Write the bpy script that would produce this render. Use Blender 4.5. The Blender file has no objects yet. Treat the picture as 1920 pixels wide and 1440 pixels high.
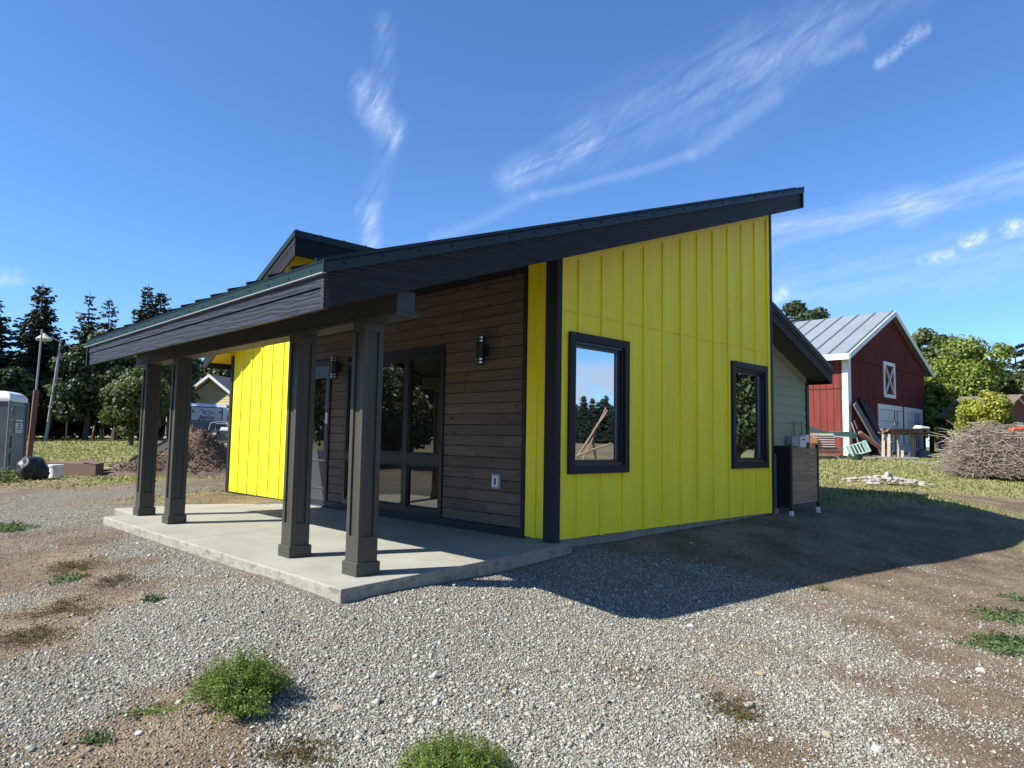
import bpy, math, random
import numpy as np
from mathutils import Vector, Matrix
random.seed(7); rng=np.random.default_rng(11)
SC=bpy.context.scene; COL=SC.collection
R=math.radians
# ---------------------------------------------------------------- helpers
def tag(o,label=None,cat=None,group=None,kind=None):
    if label:o['label']=label
    if cat:o['category']=cat
    if group:o['group']=group
    if kind:o['kind']=kind
    return o
def empty(name,loc,label,cat,group=None):
    o=bpy.data.objects.new(name,None);COL.objects.link(o);o.location=loc;o.empty_display_size=.3
    return tag(o,label,cat,group)
def origin(o):
    v=Vector((0,0,0))
    while o is not None: v=v+o.location;o=o.parent
    return v
def copy_tree(o,parent=None):
    c=o.copy();COL.objects.link(c)
    if parent:c.parent=parent
    for ch in list(o.children): copy_tree(ch,c)
    return c
class MB:
    def __init__(s): s.v=[];s.f=[]
    def add(s,vs,fs):
        n=len(s.v);s.v+= [tuple(v) for v in vs];s.f+=[tuple(i+n for i in f) for f in fs];return s
    def box(s,x0,x1,y0,y1,z0,z1):
        return s.add([(x,y,z) for x in(x0,x1) for y in(y0,y1) for z in(z0,z1)],[(0,1,3,2),(4,6,7,5),(0,4,5,1),(2,3,7,6),(0,2,6,4),(1,5,7,3)])
    def obox(s,c,ax,ay,az):
        c,ax,ay,az=map(Vector,(c,ax,ay,az))
        return s.add([c+i*ax+j*ay+k*az for i in(-1,1) for j in(-1,1) for k in(-1,1)],[(0,1,3,2),(4,6,7,5),(0,4,5,1),(2,3,7,6),(0,2,6,4),(1,5,7,3)])
    def bar(s,a,b,w,h,up=(0,0,1)):
        a,b=Vector(a),Vector(b);d=(b-a);u=Vector(up);sd=d.cross(u)
        if sd.length<1e-6: sd=d.cross(Vector((1,0,0)))
        sd.normalize();uu=sd.cross(d).normalized()
        return s.obox((a+b)/2,d/2,sd*w/2,uu*h/2)
    def tube(s,pts,rs,n=8,cap=True):
        pts=[Vector(p) for p in pts]
        if not hasattr(rs,'__len__'): rs=[rs]*len(pts)
        b=len(s.v);m=len(pts)
        for i,p in enumerate(pts):
            d=(pts[min(i+1,m-1)]-pts[max(i-1,0)]).normalized()
            u=d.cross(Vector((0,0,1)))
            if u.length<.05: u=d.cross(Vector((1,0,0)))
            u.normalize();w=u.cross(d)
            for k in range(n):
                a=2*math.pi*k/n;s.v.append(tuple(p+(u*math.cos(a)+w*math.sin(a))*rs[i]))
        for i in range(m-1):
            for k in range(n):
                k2=(k+1)%n;s.f.append((b+i*n+k,b+i*n+k2,b+(i+1)*n+k2,b+(i+1)*n+k))
        if cap: s.f.append(tuple(b+k for k in range(n))[::-1]);s.f.append(tuple(b+(m-1)*n+k for k in range(n)))
        return s
    def hull4(s,bot,top):
        "solid between two corner loops of equal length"
        n=len(bot);s.add(list(bot)+list(top),[tuple(range(n))[::-1],tuple(range(n,2*n))]+[(i,(i+1)%n,(i+1)%n+n,i+n) for i in range(n)]);return s
    def build(s,name,mat,parent=None,loc=None,smooth=False,bevel=0):
        me=bpy.data.meshes.new(name)
        if parent is not None: o0=origin(parent)
        else: o0=Vector(loc) if loc is not None else Vector((0,0,0))
        me.from_pydata([(x-o0.x,y-o0.y,z-o0.z) for x,y,z in s.v],[],s.f)
        import bmesh as _b
        bm=_b.new();bm.from_mesh(me);_b.ops.recalc_face_normals(bm,faces=bm.faces);bm.to_mesh(me);bm.free()
        me.materials.append(mat)
        if smooth: me.polygons.foreach_set('use_smooth',[True]*len(me.polygons))
        o=bpy.data.objects.new(name,me);COL.objects.link(o)
        if parent is not None:o.parent=parent
        else:o.location=o0
        if bevel:
            md=o.modifiers.new('bevel','BEVEL');md.width=bevel;md.segments=2;md.limit_method='ANGLE';md.angle_limit=R(40)
        return o
def npmesh(name,V,F,mat,parent=None,loc=(0,0,0),smooth=False):
    "V (n,3), F (m,k) -> one mesh object"
    me=bpy.data.meshes.new(name);o0=origin(parent) if parent is not None else Vector(loc)
    V=V-np.array(o0)[None];k=F.shape[1]
    me.vertices.add(len(V));me.vertices.foreach_set('co',V.astype(np.float32).ravel())
    me.loops.add(F.size);me.loops.foreach_set('vertex_index',F.astype(np.int32).ravel())
    me.polygons.add(len(F));me.polygons.foreach_set('loop_start',np.arange(0,F.size,k,dtype=np.int32))
    if smooth: me.polygons.foreach_set('use_smooth',np.ones(len(F),bool))
    me.update(calc_edges=True)
    me.materials.append(mat);o=bpy.data.objects.new(name,me);COL.objects.link(o)
    if parent is not None:o.parent=parent
    else:o.location=o0
    return o
# ---------------------------------------------------------------- materials
def newmat(name):
    m=bpy.data.materials.new(name);m.use_nodes=True;nt=m.node_tree
    return m,nt,nt.nodes['Principled BSDF']
def N(nt,t,**k):
    n=nt.nodes.new(t)
    for a,b in k.items():
        if a.startswith('i_'): n.inputs[int(a[2:])].default_value=b
        else: setattr(n,a,b)
    return n
def mathn(nt,op,a,b=None,c=None,clamp=False):
    n=nt.nodes.new('ShaderNodeMath');n.operation=op;n.use_clamp=clamp
    for i,x in enumerate((a,b,c)):
        if x is None:continue
        if isinstance(x,(int,float)):n.inputs[i].default_value=x
        else:nt.links.new(x,n.inputs[i])
    return n.outputs[0]
def mixc(nt,f,a,b,mode='MIX'):
    n=nt.nodes.new('ShaderNodeMix');n.data_type='RGBA';n.blend_type=mode
    for i,x in ((0,f),(6,a),(7,b)):
        if isinstance(x,(int,float)):n.inputs[i].default_value=x
        elif isinstance(x,tuple):n.inputs[i].default_value=(*x[:3],1)
        else:nt.links.new(x,n.inputs[i])
    return n.outputs[2]
def coords(nt,scale=(1,1,1),kind='Object'):
    tc=nt.nodes.new('ShaderNodeTexCoord');mp=nt.nodes.new('ShaderNodeMapping');mp.inputs['Scale'].default_value=scale
    nt.links.new(tc.outputs[kind],mp.inputs['Vector']);return mp.outputs[0]
def noise(nt,vec,scale,detail=4,rough=.6,dist=0):
    n=nt.nodes.new('ShaderNodeTexNoise');n.inputs['Scale'].default_value=scale;n.inputs['Detail'].default_value=detail
    n.inputs['Roughness'].default_value=rough;n.inputs['Distortion'].default_value=dist
    nt.links.new(vec,n.inputs['Vector']);return n.outputs['Fac']
def ramp(nt,f,stops):
    n=nt.nodes.new('ShaderNodeValToRGB');e=n.color_ramp.elements
    while len(e)<len(stops):e.new(.5)
    for k,(p,c) in enumerate(stops):
        e[k].position=p;e[k].color=(*c,1) if isinstance(c,tuple) else (c,c,c,1)
    nt.links.new(f,n.inputs[0]);return n.outputs[0]
def bump(nt,bs,h,strength,dist=.01):
    b=nt.nodes.new('ShaderNodeBump');b.inputs['Strength'].default_value=strength;b.inputs['Distance'].default_value=dist
    nt.links.new(h,b.inputs['Height']);nt.links.new(b.outputs[0],bs.inputs['Normal']);return b
def mul(c,k): return tuple(min(1,x*k) for x in c)
def pm(name,col,rough=.6,var=.12,ns=3.,stretch=(1,1,1),bs_=0,bscale=40,spec=.5,metal=0.,island=0.,fine=.06,fs=60):
    m,nt,b=newmat(name);v=coords(nt,stretch)
    f=noise(nt,v,ns,5,.6);c=ramp(nt,f,[(.25,mul(col,1-var)),(.75,mul(col,1+var))])
    if fine: c=mixc(nt,1.,c,ramp(nt,noise(nt,v,fs,3,.7),[(.2,1-fine*2),(.8,1+0*fine)]),'MULTIPLY')
    if island:
        g=nt.nodes.new('ShaderNodeNewGeometry')
        c=mixc(nt,1.,c,ramp(nt,g.outputs['Random Per Island'],[(0,1-island),(1,1.)]),'MULTIPLY')
    nt.links.new(c,b.inputs['Base Color']);b.inputs['Roughness'].default_value=rough;b.inputs['Metallic'].default_value=metal
    b.inputs['Specular IOR Level'].default_value=spec
    if bs_: bump(nt,b,noise(nt,v,bscale,4,.65),bs_,.01)
    return m
def grainmat(name,col,stretch,rough=.65,bstr=.5,var=.15):
    "painted wood-grain board: long stretched grain with cathedral swirls"
    m,nt,b=newmat(name);v=coords(nt,stretch)
    w=N(nt,'ShaderNodeTexWave',wave_type='RINGS',rings_direction='SPHERICAL');nt.links.new(v,w.inputs['Vector'])
    w.inputs['Scale'].default_value=3.2;w.inputs['Distortion'].default_value=9.;w.inputs['Detail'].default_value=3;w.inputs['Detail Scale'].default_value=.9
    n2=noise(nt,v,14,4,.7)
    h=mathn(nt,'ADD',w.outputs['Fac'],mathn(nt,'MULTIPLY',n2,.8))
    c=ramp(nt,h,[(.2,mul(col,1-var)),(1.4/1.8,mul(col,1+var))])
    nt.links.new(c,b.inputs['Base Color']);b.inputs['Roughness'].default_value=rough;b.inputs['Specular IOR Level'].default_value=.3
    bump(nt,b,h,bstr,.006);return m
def leafmat(name,cols,trans=.35,rough=.55):
    m=bpy.data.materials.new(name);m.use_nodes=True;nt=m.node_tree;nt.nodes.clear()
    g=nt.nodes.new('ShaderNodeNewGeometry');k=len(cols)
    c=ramp(nt,g.outputs['Random Per Island'],[(i/(k-1),cc) for i,cc in enumerate(cols)])
    v=coords(nt);c=mixc(nt,1.,c,ramp(nt,noise(nt,v,.9,3),[(.3,.65),(.7,1.)]),'MULTIPLY')
    d=nt.nodes.new('ShaderNodeBsdfPrincipled');d.inputs['Roughness'].default_value=rough;d.inputs['Specular IOR Level'].default_value=.35
    t=nt.nodes.new('ShaderNodeBsdfTranslucent');mx=nt.nodes.new('ShaderNodeMixShader');mx.inputs[0].default_value=trans
    nt.links.new(c,d.inputs['Base Color']);nt.links.new(mixc(nt,1.,c,(1.0,1.,.55),'MULTIPLY'),t.inputs['Color'])
    nt.links.new(d.outputs[0],mx.inputs[1]);nt.links.new(t.outputs[0],mx.inputs[2])
    o=nt.nodes.new('ShaderNodeOutputMaterial');nt.links.new(mx.outputs[0],o.inputs[0]);return m
def glassmat(name,refl,dark,tint=(.85,.92,1.)):
    m=bpy.data.materials.new(name);m.use_nodes=True;nt=m.node_tree;nt.nodes.clear()
    d=nt.nodes.new('ShaderNodeBsdfDiffuse');d.inputs[0].default_value=(*dark,1)
    g=nt.nodes.new('ShaderNodeBsdfGlossy');g.inputs['Color'].default_value=(*tint,1);g.inputs['Roughness'].default_value=.0
    v=coords(nt);bn=noise(nt,v,1.7,1,.3);b=nt.nodes.new('ShaderNodeBump');b.inputs['Strength'].default_value=.05;b.inputs['Distance'].default_value=.02
    nt.links.new(bn,b.inputs['Height']);nt.links.new(b.outputs[0],g.inputs['Normal'])
    mx=nt.nodes.new('ShaderNodeMixShader');mx.inputs[0].default_value=refl
    nt.links.new(d.outputs[0],mx.inputs[1]);nt.links.new(g.outputs[0],mx.inputs[2])
    o=nt.nodes.new('ShaderNodeOutputMaterial');nt.links.new(mx.outputs[0],o.inputs[0]);return m
YEL=(.96,.77,.018)
M=dict(
 yellow=pm('yellow_siding_paint',YEL,.5,.09,1.1,(6,6,.6),.35,30,fine=.03,fs=25),
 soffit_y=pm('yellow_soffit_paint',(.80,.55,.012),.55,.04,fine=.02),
 black=grainmat('black_trim_paint',(.014,.015,.019),(1.2,1.2,12),.5,.35),
 fascia_e=grainmat('fascia_board_eave',(.022,.024,.030),(5,.55,6),.5,.6,.25),
 fascia_r=grainmat('fascia_board_rake',(.012,.011,.012),(.5,5,6),.55,.7,.25),
 column=pm('column_paint',(.048,.047,.034),.48,.08,4,(5,5,1),.35,60),
 beam=pm('beam_paint',(.04,.041,.038),.55,.08,4,(5,.7,5),.3,40),
 soffit=pm('dark_soffit',(.03,.03,.031),.7,.1),
 metal=pm('roof_metal',(.008,.016,.019),.45,.06,2,metal=.0,spec=.35,fine=.02),
 teal=pm('roof_edge_metal',(.006,.024,.020),.5,.06,2,spec=.25,fine=.02),
 concrete=None,
 found=pm('foundation_concrete',(.25,.24,.21),.9,.25,5,bs_=.6,bscale=25,fine=.12),
 green=pm('pale_green_siding',(.30,.33,.20),.6,.05,2,(.5,6,6),.3,30),
 sash=pm('window_sash',(.012,.013,.016),.35,.05),
 glassG=glassmat('gable_window_glass',.62,(.01,.01,.012)),
 glassW=glassmat('porch_window_glass',.20,(.010,.012,.011),(.9,.92,.9)),
 white=pm('white_paint',(.72,.72,.70),.5,.06),
 gray=pm('gray_plastic',(.30,.31,.32),.5,.08),
 dark=pm('dark_plastic',(.02,.02,.024),.45,.1),
 chrome=pm('brushed_steel',(.55,.55,.56),.25,.04,metal=1.),
 galv=pm('galvanised_roof',(.31,.345,.365),.42,.10,.6,(1,1,1),spec=.5,metal=.3),
 barnf=None,
)
def plankmat(name,col,dark,ax='y',spec=.3):
    m,nt,b=newmat(name);st=(1,.35,7) if ax=='y' else (.35,1,7)
    v=coords(nt,st);g=nt.nodes.new('ShaderNodeNewGeometry');isl=g.outputs['Random Per Island']
    va=nt.nodes.new('ShaderNodeVectorMath');va.operation='ADD';cx=nt.nodes.new('ShaderNodeCombineXYZ')
    nt.links.new(mathn(nt,'MULTIPLY',isl,37.),cx.inputs[0]);nt.links.new(mathn(nt,'MULTIPLY',isl,19.),cx.inputs[1])
    nt.links.new(v,va.inputs[0]);nt.links.new(cx.outputs[0],va.inputs[1]);v2=va.outputs[0]
    gr=noise(nt,v2,5,5,.7,.6);c=ramp(nt,gr,[(.3,dark),(.7,col)])
    c=mixc(nt,1.,c,ramp(nt,isl,[(0,.84),(1,1.12)]),'MULTIPLY')
    vo=nt.nodes.new('ShaderNodeTexVoronoi');vo.inputs['Scale'].default_value=1.;
    mp=coords(nt,(1,2.6,7.7) if ax=='y' else (2.6,1,7.7));
    va2=nt.nodes.new('ShaderNodeVectorMath');va2.operation='ADD';nt.links.new(mp,va2.inputs[0]);nt.links.new(cx.outputs[0],va2.inputs[1]);nt.links.new(va2.outputs[0],vo.inputs['Vector'])
    kn=ramp(nt,vo.outputs['Distance'],[(.05,.15),(.13,1.)]);c=mixc(nt,1.,c,kn,'MULTIPLY')
    nt.links.new(c,b.inputs['Base Color']);b.inputs['Roughness'].default_value=.75;b.inputs['Specular IOR Level'].default_value=spec
    bump(nt,b,gr,.35,.006);return m
M['wood']=plankmat('stained_wood_siding',(.165,.122,.088),(.080,.059,.043))
M['cedar']=plankmat('cedar_slat',(.42,.28,.165),(.22,.14,.08),'x')
M['weathered']=plankmat('weathered_lumber',(.42,.37,.30),(.22,.19,.15),'x')
M['darklumber']=plankmat('dark_lumber',(.05,.035,.03),(.02,.015,.014),'x')
M['redlumber']=plankmat('reddish_lumber',(.28,.17,.12),(.14,.08,.06),'x')
M['graylumber']=plankmat('gray_board',(.22,.20,.18),(.13,.12,.11),'x')
def concmat():
    m,nt,b=newmat('porch_concrete');v=coords(nt)
    f=noise(nt,v,1.3,6,.6);c=ramp(nt,f,[(.3,(.255,.245,.195)),(.7,(.375,.365,.305))])
    c=mixc(nt,ramp(nt,noise(nt,v,2.6,7,.75,.8),[(.56,0.),(.74,.45)]),c,(.26,.20,.14));c=mixc(nt,ramp(nt,noise(nt,v,9,5,.8),[(.66,0.),(.72,.5)]),c,(.17,.14,.11))
    c=mixc(nt,1.,c,ramp(nt,noise(nt,v,70,3,.7),[(.25,.86),(.7,1.)]),'MULTIPLY')
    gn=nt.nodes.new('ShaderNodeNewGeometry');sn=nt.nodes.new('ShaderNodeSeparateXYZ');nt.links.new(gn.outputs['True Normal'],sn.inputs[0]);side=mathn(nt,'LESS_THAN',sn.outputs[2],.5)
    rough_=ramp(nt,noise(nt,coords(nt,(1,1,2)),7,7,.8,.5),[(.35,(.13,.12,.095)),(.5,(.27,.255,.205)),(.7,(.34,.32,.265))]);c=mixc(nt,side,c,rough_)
    # faint broom strokes and a saw-cut control joint across the slab
    s=nt.nodes.new('ShaderNodeSeparateXYZ');nt.links.new(v,s.inputs[0])
    d=mathn(nt,'ABSOLUTE',mathn(nt,'SUBTRACT',s.outputs[1],mathn(nt,'ADD',mathn(nt,'MULTIPLY',s.outputs[0],.22),3.20)))
    c=mixc(nt,ramp(nt,d,[(.004,1.),(.009,0.)]),c,(.12,.11,.09))
    d2=mathn(nt,'ABSOLUTE',mathn(nt,'SUBTRACT',s.outputs[1],5.16))
    c=mixc(nt,ramp(nt,d2,[(.004,.8),(.009,0.)]),c,(.12,.11,.09))
    nt.links.new(c,b.inputs['Base Color']);b.inputs['Roughness'].default_value=.85
    br=noise(nt,coords(nt,(2,40,2)),6,3,.6);h=mathn(nt,'ADD',mathn(nt,'MULTIPLY',br,.5),noise(nt,v,55,4,.7));h=mathn(nt,'ADD',h,mathn(nt,'MULTIPLY',mathn(nt,'MULTIPLY',noise(nt,v,16,6,.8),side),4.));bump(nt,b,h,.32,.006);return m
M['concrete']=concmat()
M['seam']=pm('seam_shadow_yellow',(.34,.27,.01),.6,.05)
def barnmat(name,col,ax):
    m,nt,b=newmat(name);v=coords(nt);s=nt.nodes.new('ShaderNodeSeparateXYZ');nt.links.new(v,s.inputs[0])
    t=mathn(nt,'FRACT',mathn(nt,'DIVIDE',s.outputs[ax],.30));g=mathn(nt,'LESS_THAN',t,.09)
    c=ramp(nt,noise(nt,coords(nt,(3,3,.5)),1.2,5),[(.3,mul(col,.75)),(.7,mul(col,1.15))])
    c=mixc(nt,g,c,mul(col,.35));h1=mathn(nt,'ABSOLUTE',mathn(nt,'SUBTRACT',s.outputs[2],4.75-.4 if ax==0 else 3.0))
    c=mixc(nt,mathn(nt,'LESS_THAN',h1,.03),c,mul(col,.4))
    nt.links.new(c,b.inputs['Base Color']);b.inputs['Roughness'].default_value=.9;b.inputs['Specular IOR Level'].default_value=.12
    bump(nt,b,mathn(nt,'SUBTRACT',1.,g),.5,.02);return m
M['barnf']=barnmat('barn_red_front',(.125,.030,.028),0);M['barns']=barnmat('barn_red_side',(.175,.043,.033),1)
M['paledoor']=pm('pale_garage_door',(.62,.64,.64),.5,.05)
M['leaf_dark']=leafmat('leaf_dark',[(.025,.045,.015),(.045,.075,.024),(.085,.11,.035)],.25)
M['leaf_mid']=leafmat('leaf_mid',[(.05,.08,.022),(.09,.125,.035),(.18,.20,.055)],.3)
M['leaf_bright']=leafmat('leaf_bright',[(.12,.18,.025),(.22,.30,.045),(.36,.43,.08)],.4)
M['leaf_yellow']=leafmat('leaf_yellow',[(.20,.24,.03),(.40,.42,.06),(.55,.52,.09)],.4)
M['needle']=leafmat('needle',[(.014,.028,.017),(.028,.046,.028),(.05,.07,.042)],.08,.6)
M['needle_light']=leafmat('needle_light',[(.02,.045,.025),(.04,.075,.04),(.06,.095,.05)],.12,.6)
M['weed']=leafmat('weed_leaf',[(.07,.14,.02),(.16,.25,.035),(.30,.37,.07)],.45)
M['weed_dark']=leafmat('weed_leaf_dark',[(.06,.11,.035),(.11,.18,.055),(.17,.24,.09)],.3)
M['moss']=leafmat('ground_cover_leaf',[(.05,.055,.015),(.11,.10,.03),(.14,.065,.035),(.17,.16,.045)],.2,.8)
M['bark']=pm('bark',(.075,.06,.05),.9,.3,3,(4,4,.8),.8,20)
M['twig']=pm('twig',(.44,.365,.285),.85,.25,2,island=.65)
# ---------------------------------------------------------------- terrain
TP=[(-3.0,5.3,-.10),(-3.0,2.5,-.10),(-2.95,-.6,-.11),(-2,-.65,-.12),(-1.1,-.5,-.15),(0,-.35,-.12),(1,-.25,-.10),(2.5,-.2,-.07),(4.95,-.1,-.01),
(-1.04,-1.0,-.21),(-.96,-1.62,-.29),(-.85,-1.9,-.33),(.39,-1.9,-.335),(1.44,-1.98,-.34),(3.1,-2.1,-.37),(5.4,-2.3,-.46),(8.3,-2.5,-.50),(10.9,-2.2,-.26),
(10.4,-1,.0),(10.4,1.5,.02),(6.5,.4,.0),(6,-.8,-.12),(8,0,-.08),(-3,-3,-.46),(-5.5,-5,-.52),(0,-5,-.5),(-4.5,-1.5,-.36),(-4.2,2,-.22),(-4.6,6,-.2),(-9,2,-.4),(-9,-6,-.5),(4,-6,-.5),(12,-8,-.45),
(-1,7,-.03),(0,9,.0),(-3,10,-.1),(-1.6,19.5,-.08),(3,15,-.02),(-8,12,-.2),(14,4,.1),(20,2,.28),(26,7,.6),(34,2,.7),(20,12,.3),(8,12,.1),(0,14,0),(24,-6,.0),(14,30,.45),(20,38,.68),(5,45,.5),(-10,45,.4),(45,45,.7),(-30,20,-.2),(60,10,.9),(60,-30,.5),(0,-30,-.4),(-40,-30,-.5),(10,-25,-.3),(0,80,.6),(80,80,1.),(-60,60,.3)]
TP=np.array(TP,float)
def _phi(r): return np.sqrt(r*r+.6)
_d=np.hypot(TP[:,None,0]-TP[None,:,0],TP[:,None,1]-TP[None,:,1])
_n=len(TP);_A=np.zeros((_n+1,_n+1));_A[:_n,:_n]=_phi(_d)-.02*np.eye(_n);_A[:_n,_n]=1;_A[_n,:_n]=1
_w=np.linalg.solve(_A,np.append(TP[:,2],0))
def hf(x,y):
    x=np.asarray(x,float);y=np.asarray(y,float)
    xc=np.clip(x,-60,80);yc=np.clip(y,-30,80)
    o=np.full(x.shape,_w[_n])
    for i in range(_n): o=o+_w[i]*_phi(np.hypot(xc-TP[i,0],yc-TP[i,1]))
    return o
def vnoise(x,y,sc,seed=0):
    x=np.asarray(x,float)/sc+seed*17.3;y=np.asarray(y,float)/sc+seed*9.1
    xi=np.floor(x).astype(np.int64);yi=np.floor(y).astype(np.int64);fx=x-xi;fy=y-yi
    fx=fx*fx*(3-2*fx);fy=fy*fy*(3-2*fy)
    def h(a,b):
        n=(a*374761393+b*668265263+seed*97)&0x7fffffff;n=((n^(n>>13))*1274126177)&0x7fffffff
        return ((n^(n>>16))&0xffff)/65535.
    return (h(xi,yi)*(1-fx)+h(xi+1,yi)*fx)*(1-fy)+(h(xi,yi+1)*(1-fx)+h(xi+1,yi+1)*fx)*fy
def fbm(x,y,sc,seed=0,oct=4):
    o=0;a=.5
    for i in range(oct): o=o+a*vnoise(x,y,sc/2**i,seed+i);a*=.55
    return o
MP=np.array([(-3.26, 7.61, 0.8, 0), (-1.83, 9.3, 0.8, 0), (-2.01, 12.56, 0.3, 0.4), (-0.14, 11.76, 0.3, 0.3), (-0.64, 7.94, 0.2, 0.2), (-4.21, 3.19, 0.3, 0), (-3.86, 2.75, 0.15, 0), (-3.66, 2.15, 0.2, 0), (-4.2, 1.49, 0.5, 0), (-3.93, 1.08, 0.3, 0), (-4.52, 0.48, 0.1, 0), (-4.28, 0.33, 0.1, 0), (-4.68, -0.0, 0.5, 0), (-4.04, 0.03, 0.7, 0), (-3.69, 0.07, 0.8, 0), (-2.88, 1.7, 0.9, 0), (-3.03, 2.7, 1, 0), (-3.33, -0.38, 1, 0), (-3.0, -1.2, 1, 0), (-4.11, -0.71, 0.8, 0), (-4.47, -0.53, 0.7, 0), (-4.72, -0.7, 0.7, 0), (-3.84, -0.79, 0.7, 0), (-4.89, -1.21, 0.4, 0), (-4.55, -1.38, 0.1, 0), (-4.32, -1.59, 0.0, 0), (-4.1, -1.77, 0.2, 0), (-3.78, -1.73, 0.7, 0), (-3.85, -2.08, 0.7, 0), (-4.26, -1.2, 0.25, 0), (-3.35, -1.73, 1, 0), (-2.79, -1.73, 1, 0), (-3.14, -2.37, 1, 0), (-2.59, -2.21, 1, 0), (-2.69, -2.68, 1, 0), (-1.74, -1.38, 0.9, 0), (-1.56, -2.2, 0.9, 0), (-1.77, -2.55, 0.4, 0), (-1.61, -2.82, 0.15, 0), (-2.06, -2.91, 0.9, 0), (-1.09, -3.08, 0.8, 0), (-1.14, -3.42, 0.8, 0), (-0.06, -2.42, 0.6, 0), (-0.02, -3.01, 0.7, 0), (-0.66, -2.58, 0.3, 0), (-0.54, -3.03, 0.4, 0), (0.84, -3.31, 0.3, 0), (2.58, -3.08, 0.1, 0), (-0.39, -3.92, 0.15, 0), (-1.3, -3.88, 0.4, 0), (-1.22, -4.1, 0.1, 0), (-1.66, -3.73, 0.8, 0), (-1.63, -3.46, 0.7, 0), (-2.14, -3.41, 0.2, 0), (-2.67, -2.99, 0.5, 0), (2.47, -2.38, 0.1, 0), (6.27, -2.83, 0.05, 0), (0.98, -3.07, 0.2, 0), (0.12, -1.3, 0.9, 0), (-0.09, -0.52, 1, 0), (1.0, -1.35, 0.5, 0), (2.06, -1.41, 0.1, 0), (5.23, -1.11, 0.05, 0), (9.01, -1.55, 0.05, 0.05), (1.68, -0.63, 0.1, 0), (1.25, -0.2, 0.0, 0), (5.87, -0.05, 0.0, 0), (9.12, 0.72, 0, 0.6), (10.67, -0.2, 0, 0.6), (14.74, -0.75, 0, 0.7), (15.32, 2.55, 0, 0.8), (19.06, 1.54, 0, 1), (21.33, 5.49, 0, 1), (24.65, 3.95, 0, 1), (12.53, -1.79, 0, 0.3), (0.7, 19.21, 0, 0.8), (1.86, 29.29, 0, 0.8), (5.04, 28.01, 0, 1), (4.79, 35.27, 0, 1), (6.61, 27.29, 0, 0.4), (-0.98, 23.14, 0, 0.4), (-2.91, 11.09, 0.6, 0.1), (-1.78, 16.04, 0.2, 0.4), (-0.43, 13.03, 0.1, 0.6)],float)
MP=np.vstack([MP,[(40,-30,0,.25),(70,-55,0,.2),(25,-18,.1,.2),(-6,-6,.4,0),(0,-7,.4,0),(8,-7,.1,.2),(20,-12,0,.5),(40,-10,0,.8),(60,20,0,.9),(40,60,0,.8),(0,50,0,.8),(-15,30,0,.7),(-15,10,.3,.3),(-20,-10,.1,.3),(30,-60,0,.7),(12,-20,0,.5),(8,12,0,.3),(12,25,0,.6)]])
def masks(x,y):
    x=np.asarray(x,float);y=np.asarray(y,float);wx=x+.5*(fbm(x,y,.9,3)-.5);wy=y+.5*(fbm(x,y,.9,8)-.5)
    sg=np.zeros(x.shape);sr=np.zeros(x.shape);sw=np.zeros(x.shape)
    for a,b,g,r in MP:
        w=1/((wx-a)**2+(wy-b)**2+.02)**1.7;sg+=w*g;sr+=w*r;sw+=w
    g=sg/sw;r=sr/sw
    g=np.clip(.50+(g-.5)*1.5+(fbm(x,y,.55,21)-.47)*1.1+(fbm(x,y*2.5,1.6,25)-.47)*.5,0,1)
    r=np.clip(r+(fbm(x,y,2.2,31)-.47)*.9*(r>.05),0,1)
    return g,r
def in_house(x,y):
    return ((x>-2.76)&(x<.1)&(y>-.569+.149*(x+2.87)+.1)&(y<5.15))|((x>-2.4)&(x<.1)&(y>=5.1)&(y<5.6))|((x>.06)&(x<4.9)&(y>.1)&(y<8.2))|((x>4.85)&(x<9.2)&(y>1.5)&(y<8.2))
def ground_z(x,y):
    x=np.asarray(x,float);y=np.asarray(y,float)
    z=hf(x,y)+.02*(fbm(x,y,.8,50)-.47)+.012*(fbm(x,y,.25,55,3)-.45)+(.06*(fbm(x,y,5,60)-.47))*np.clip((np.hypot(x,y)-9)/8,0,1)
    return z-np.where(in_house(x,y),.22,0)
def GZ(x,y): return float(ground_z(np.array([x]),np.array([y]))[0])
def axis(a,b,fa,fb,fine,grow=1.12):
    p=[fa]
    while p[-1]<fb:p.append(p[-1]+fine)
    st=fine
    while p[-1]<b: st*=grow;p.append(p[-1]+st)
    q=[fa];st=fine
    while q[-1]>a: st*=grow;q.append(q[-1]-st)
    return np.array(q[:0:-1]+p)
gx=axis(-500,600,-6,6,.055,1.06);gy=axis(-400,600,-5,3,.055,1.05)
X,Y=np.meshgrid(gx,gy,indexing='ij');Z=ground_z(X,Y);Gm,Rm_=masks(X,Y)
nx,ny=X.shape;idx=np.arange(nx*ny).reshape(nx,ny)
F=np.stack([idx[:-1,:-1],idx[1:,:-1],idx[1:,1:],idx[:-1,1:]],-1).reshape(-1,4)
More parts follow.
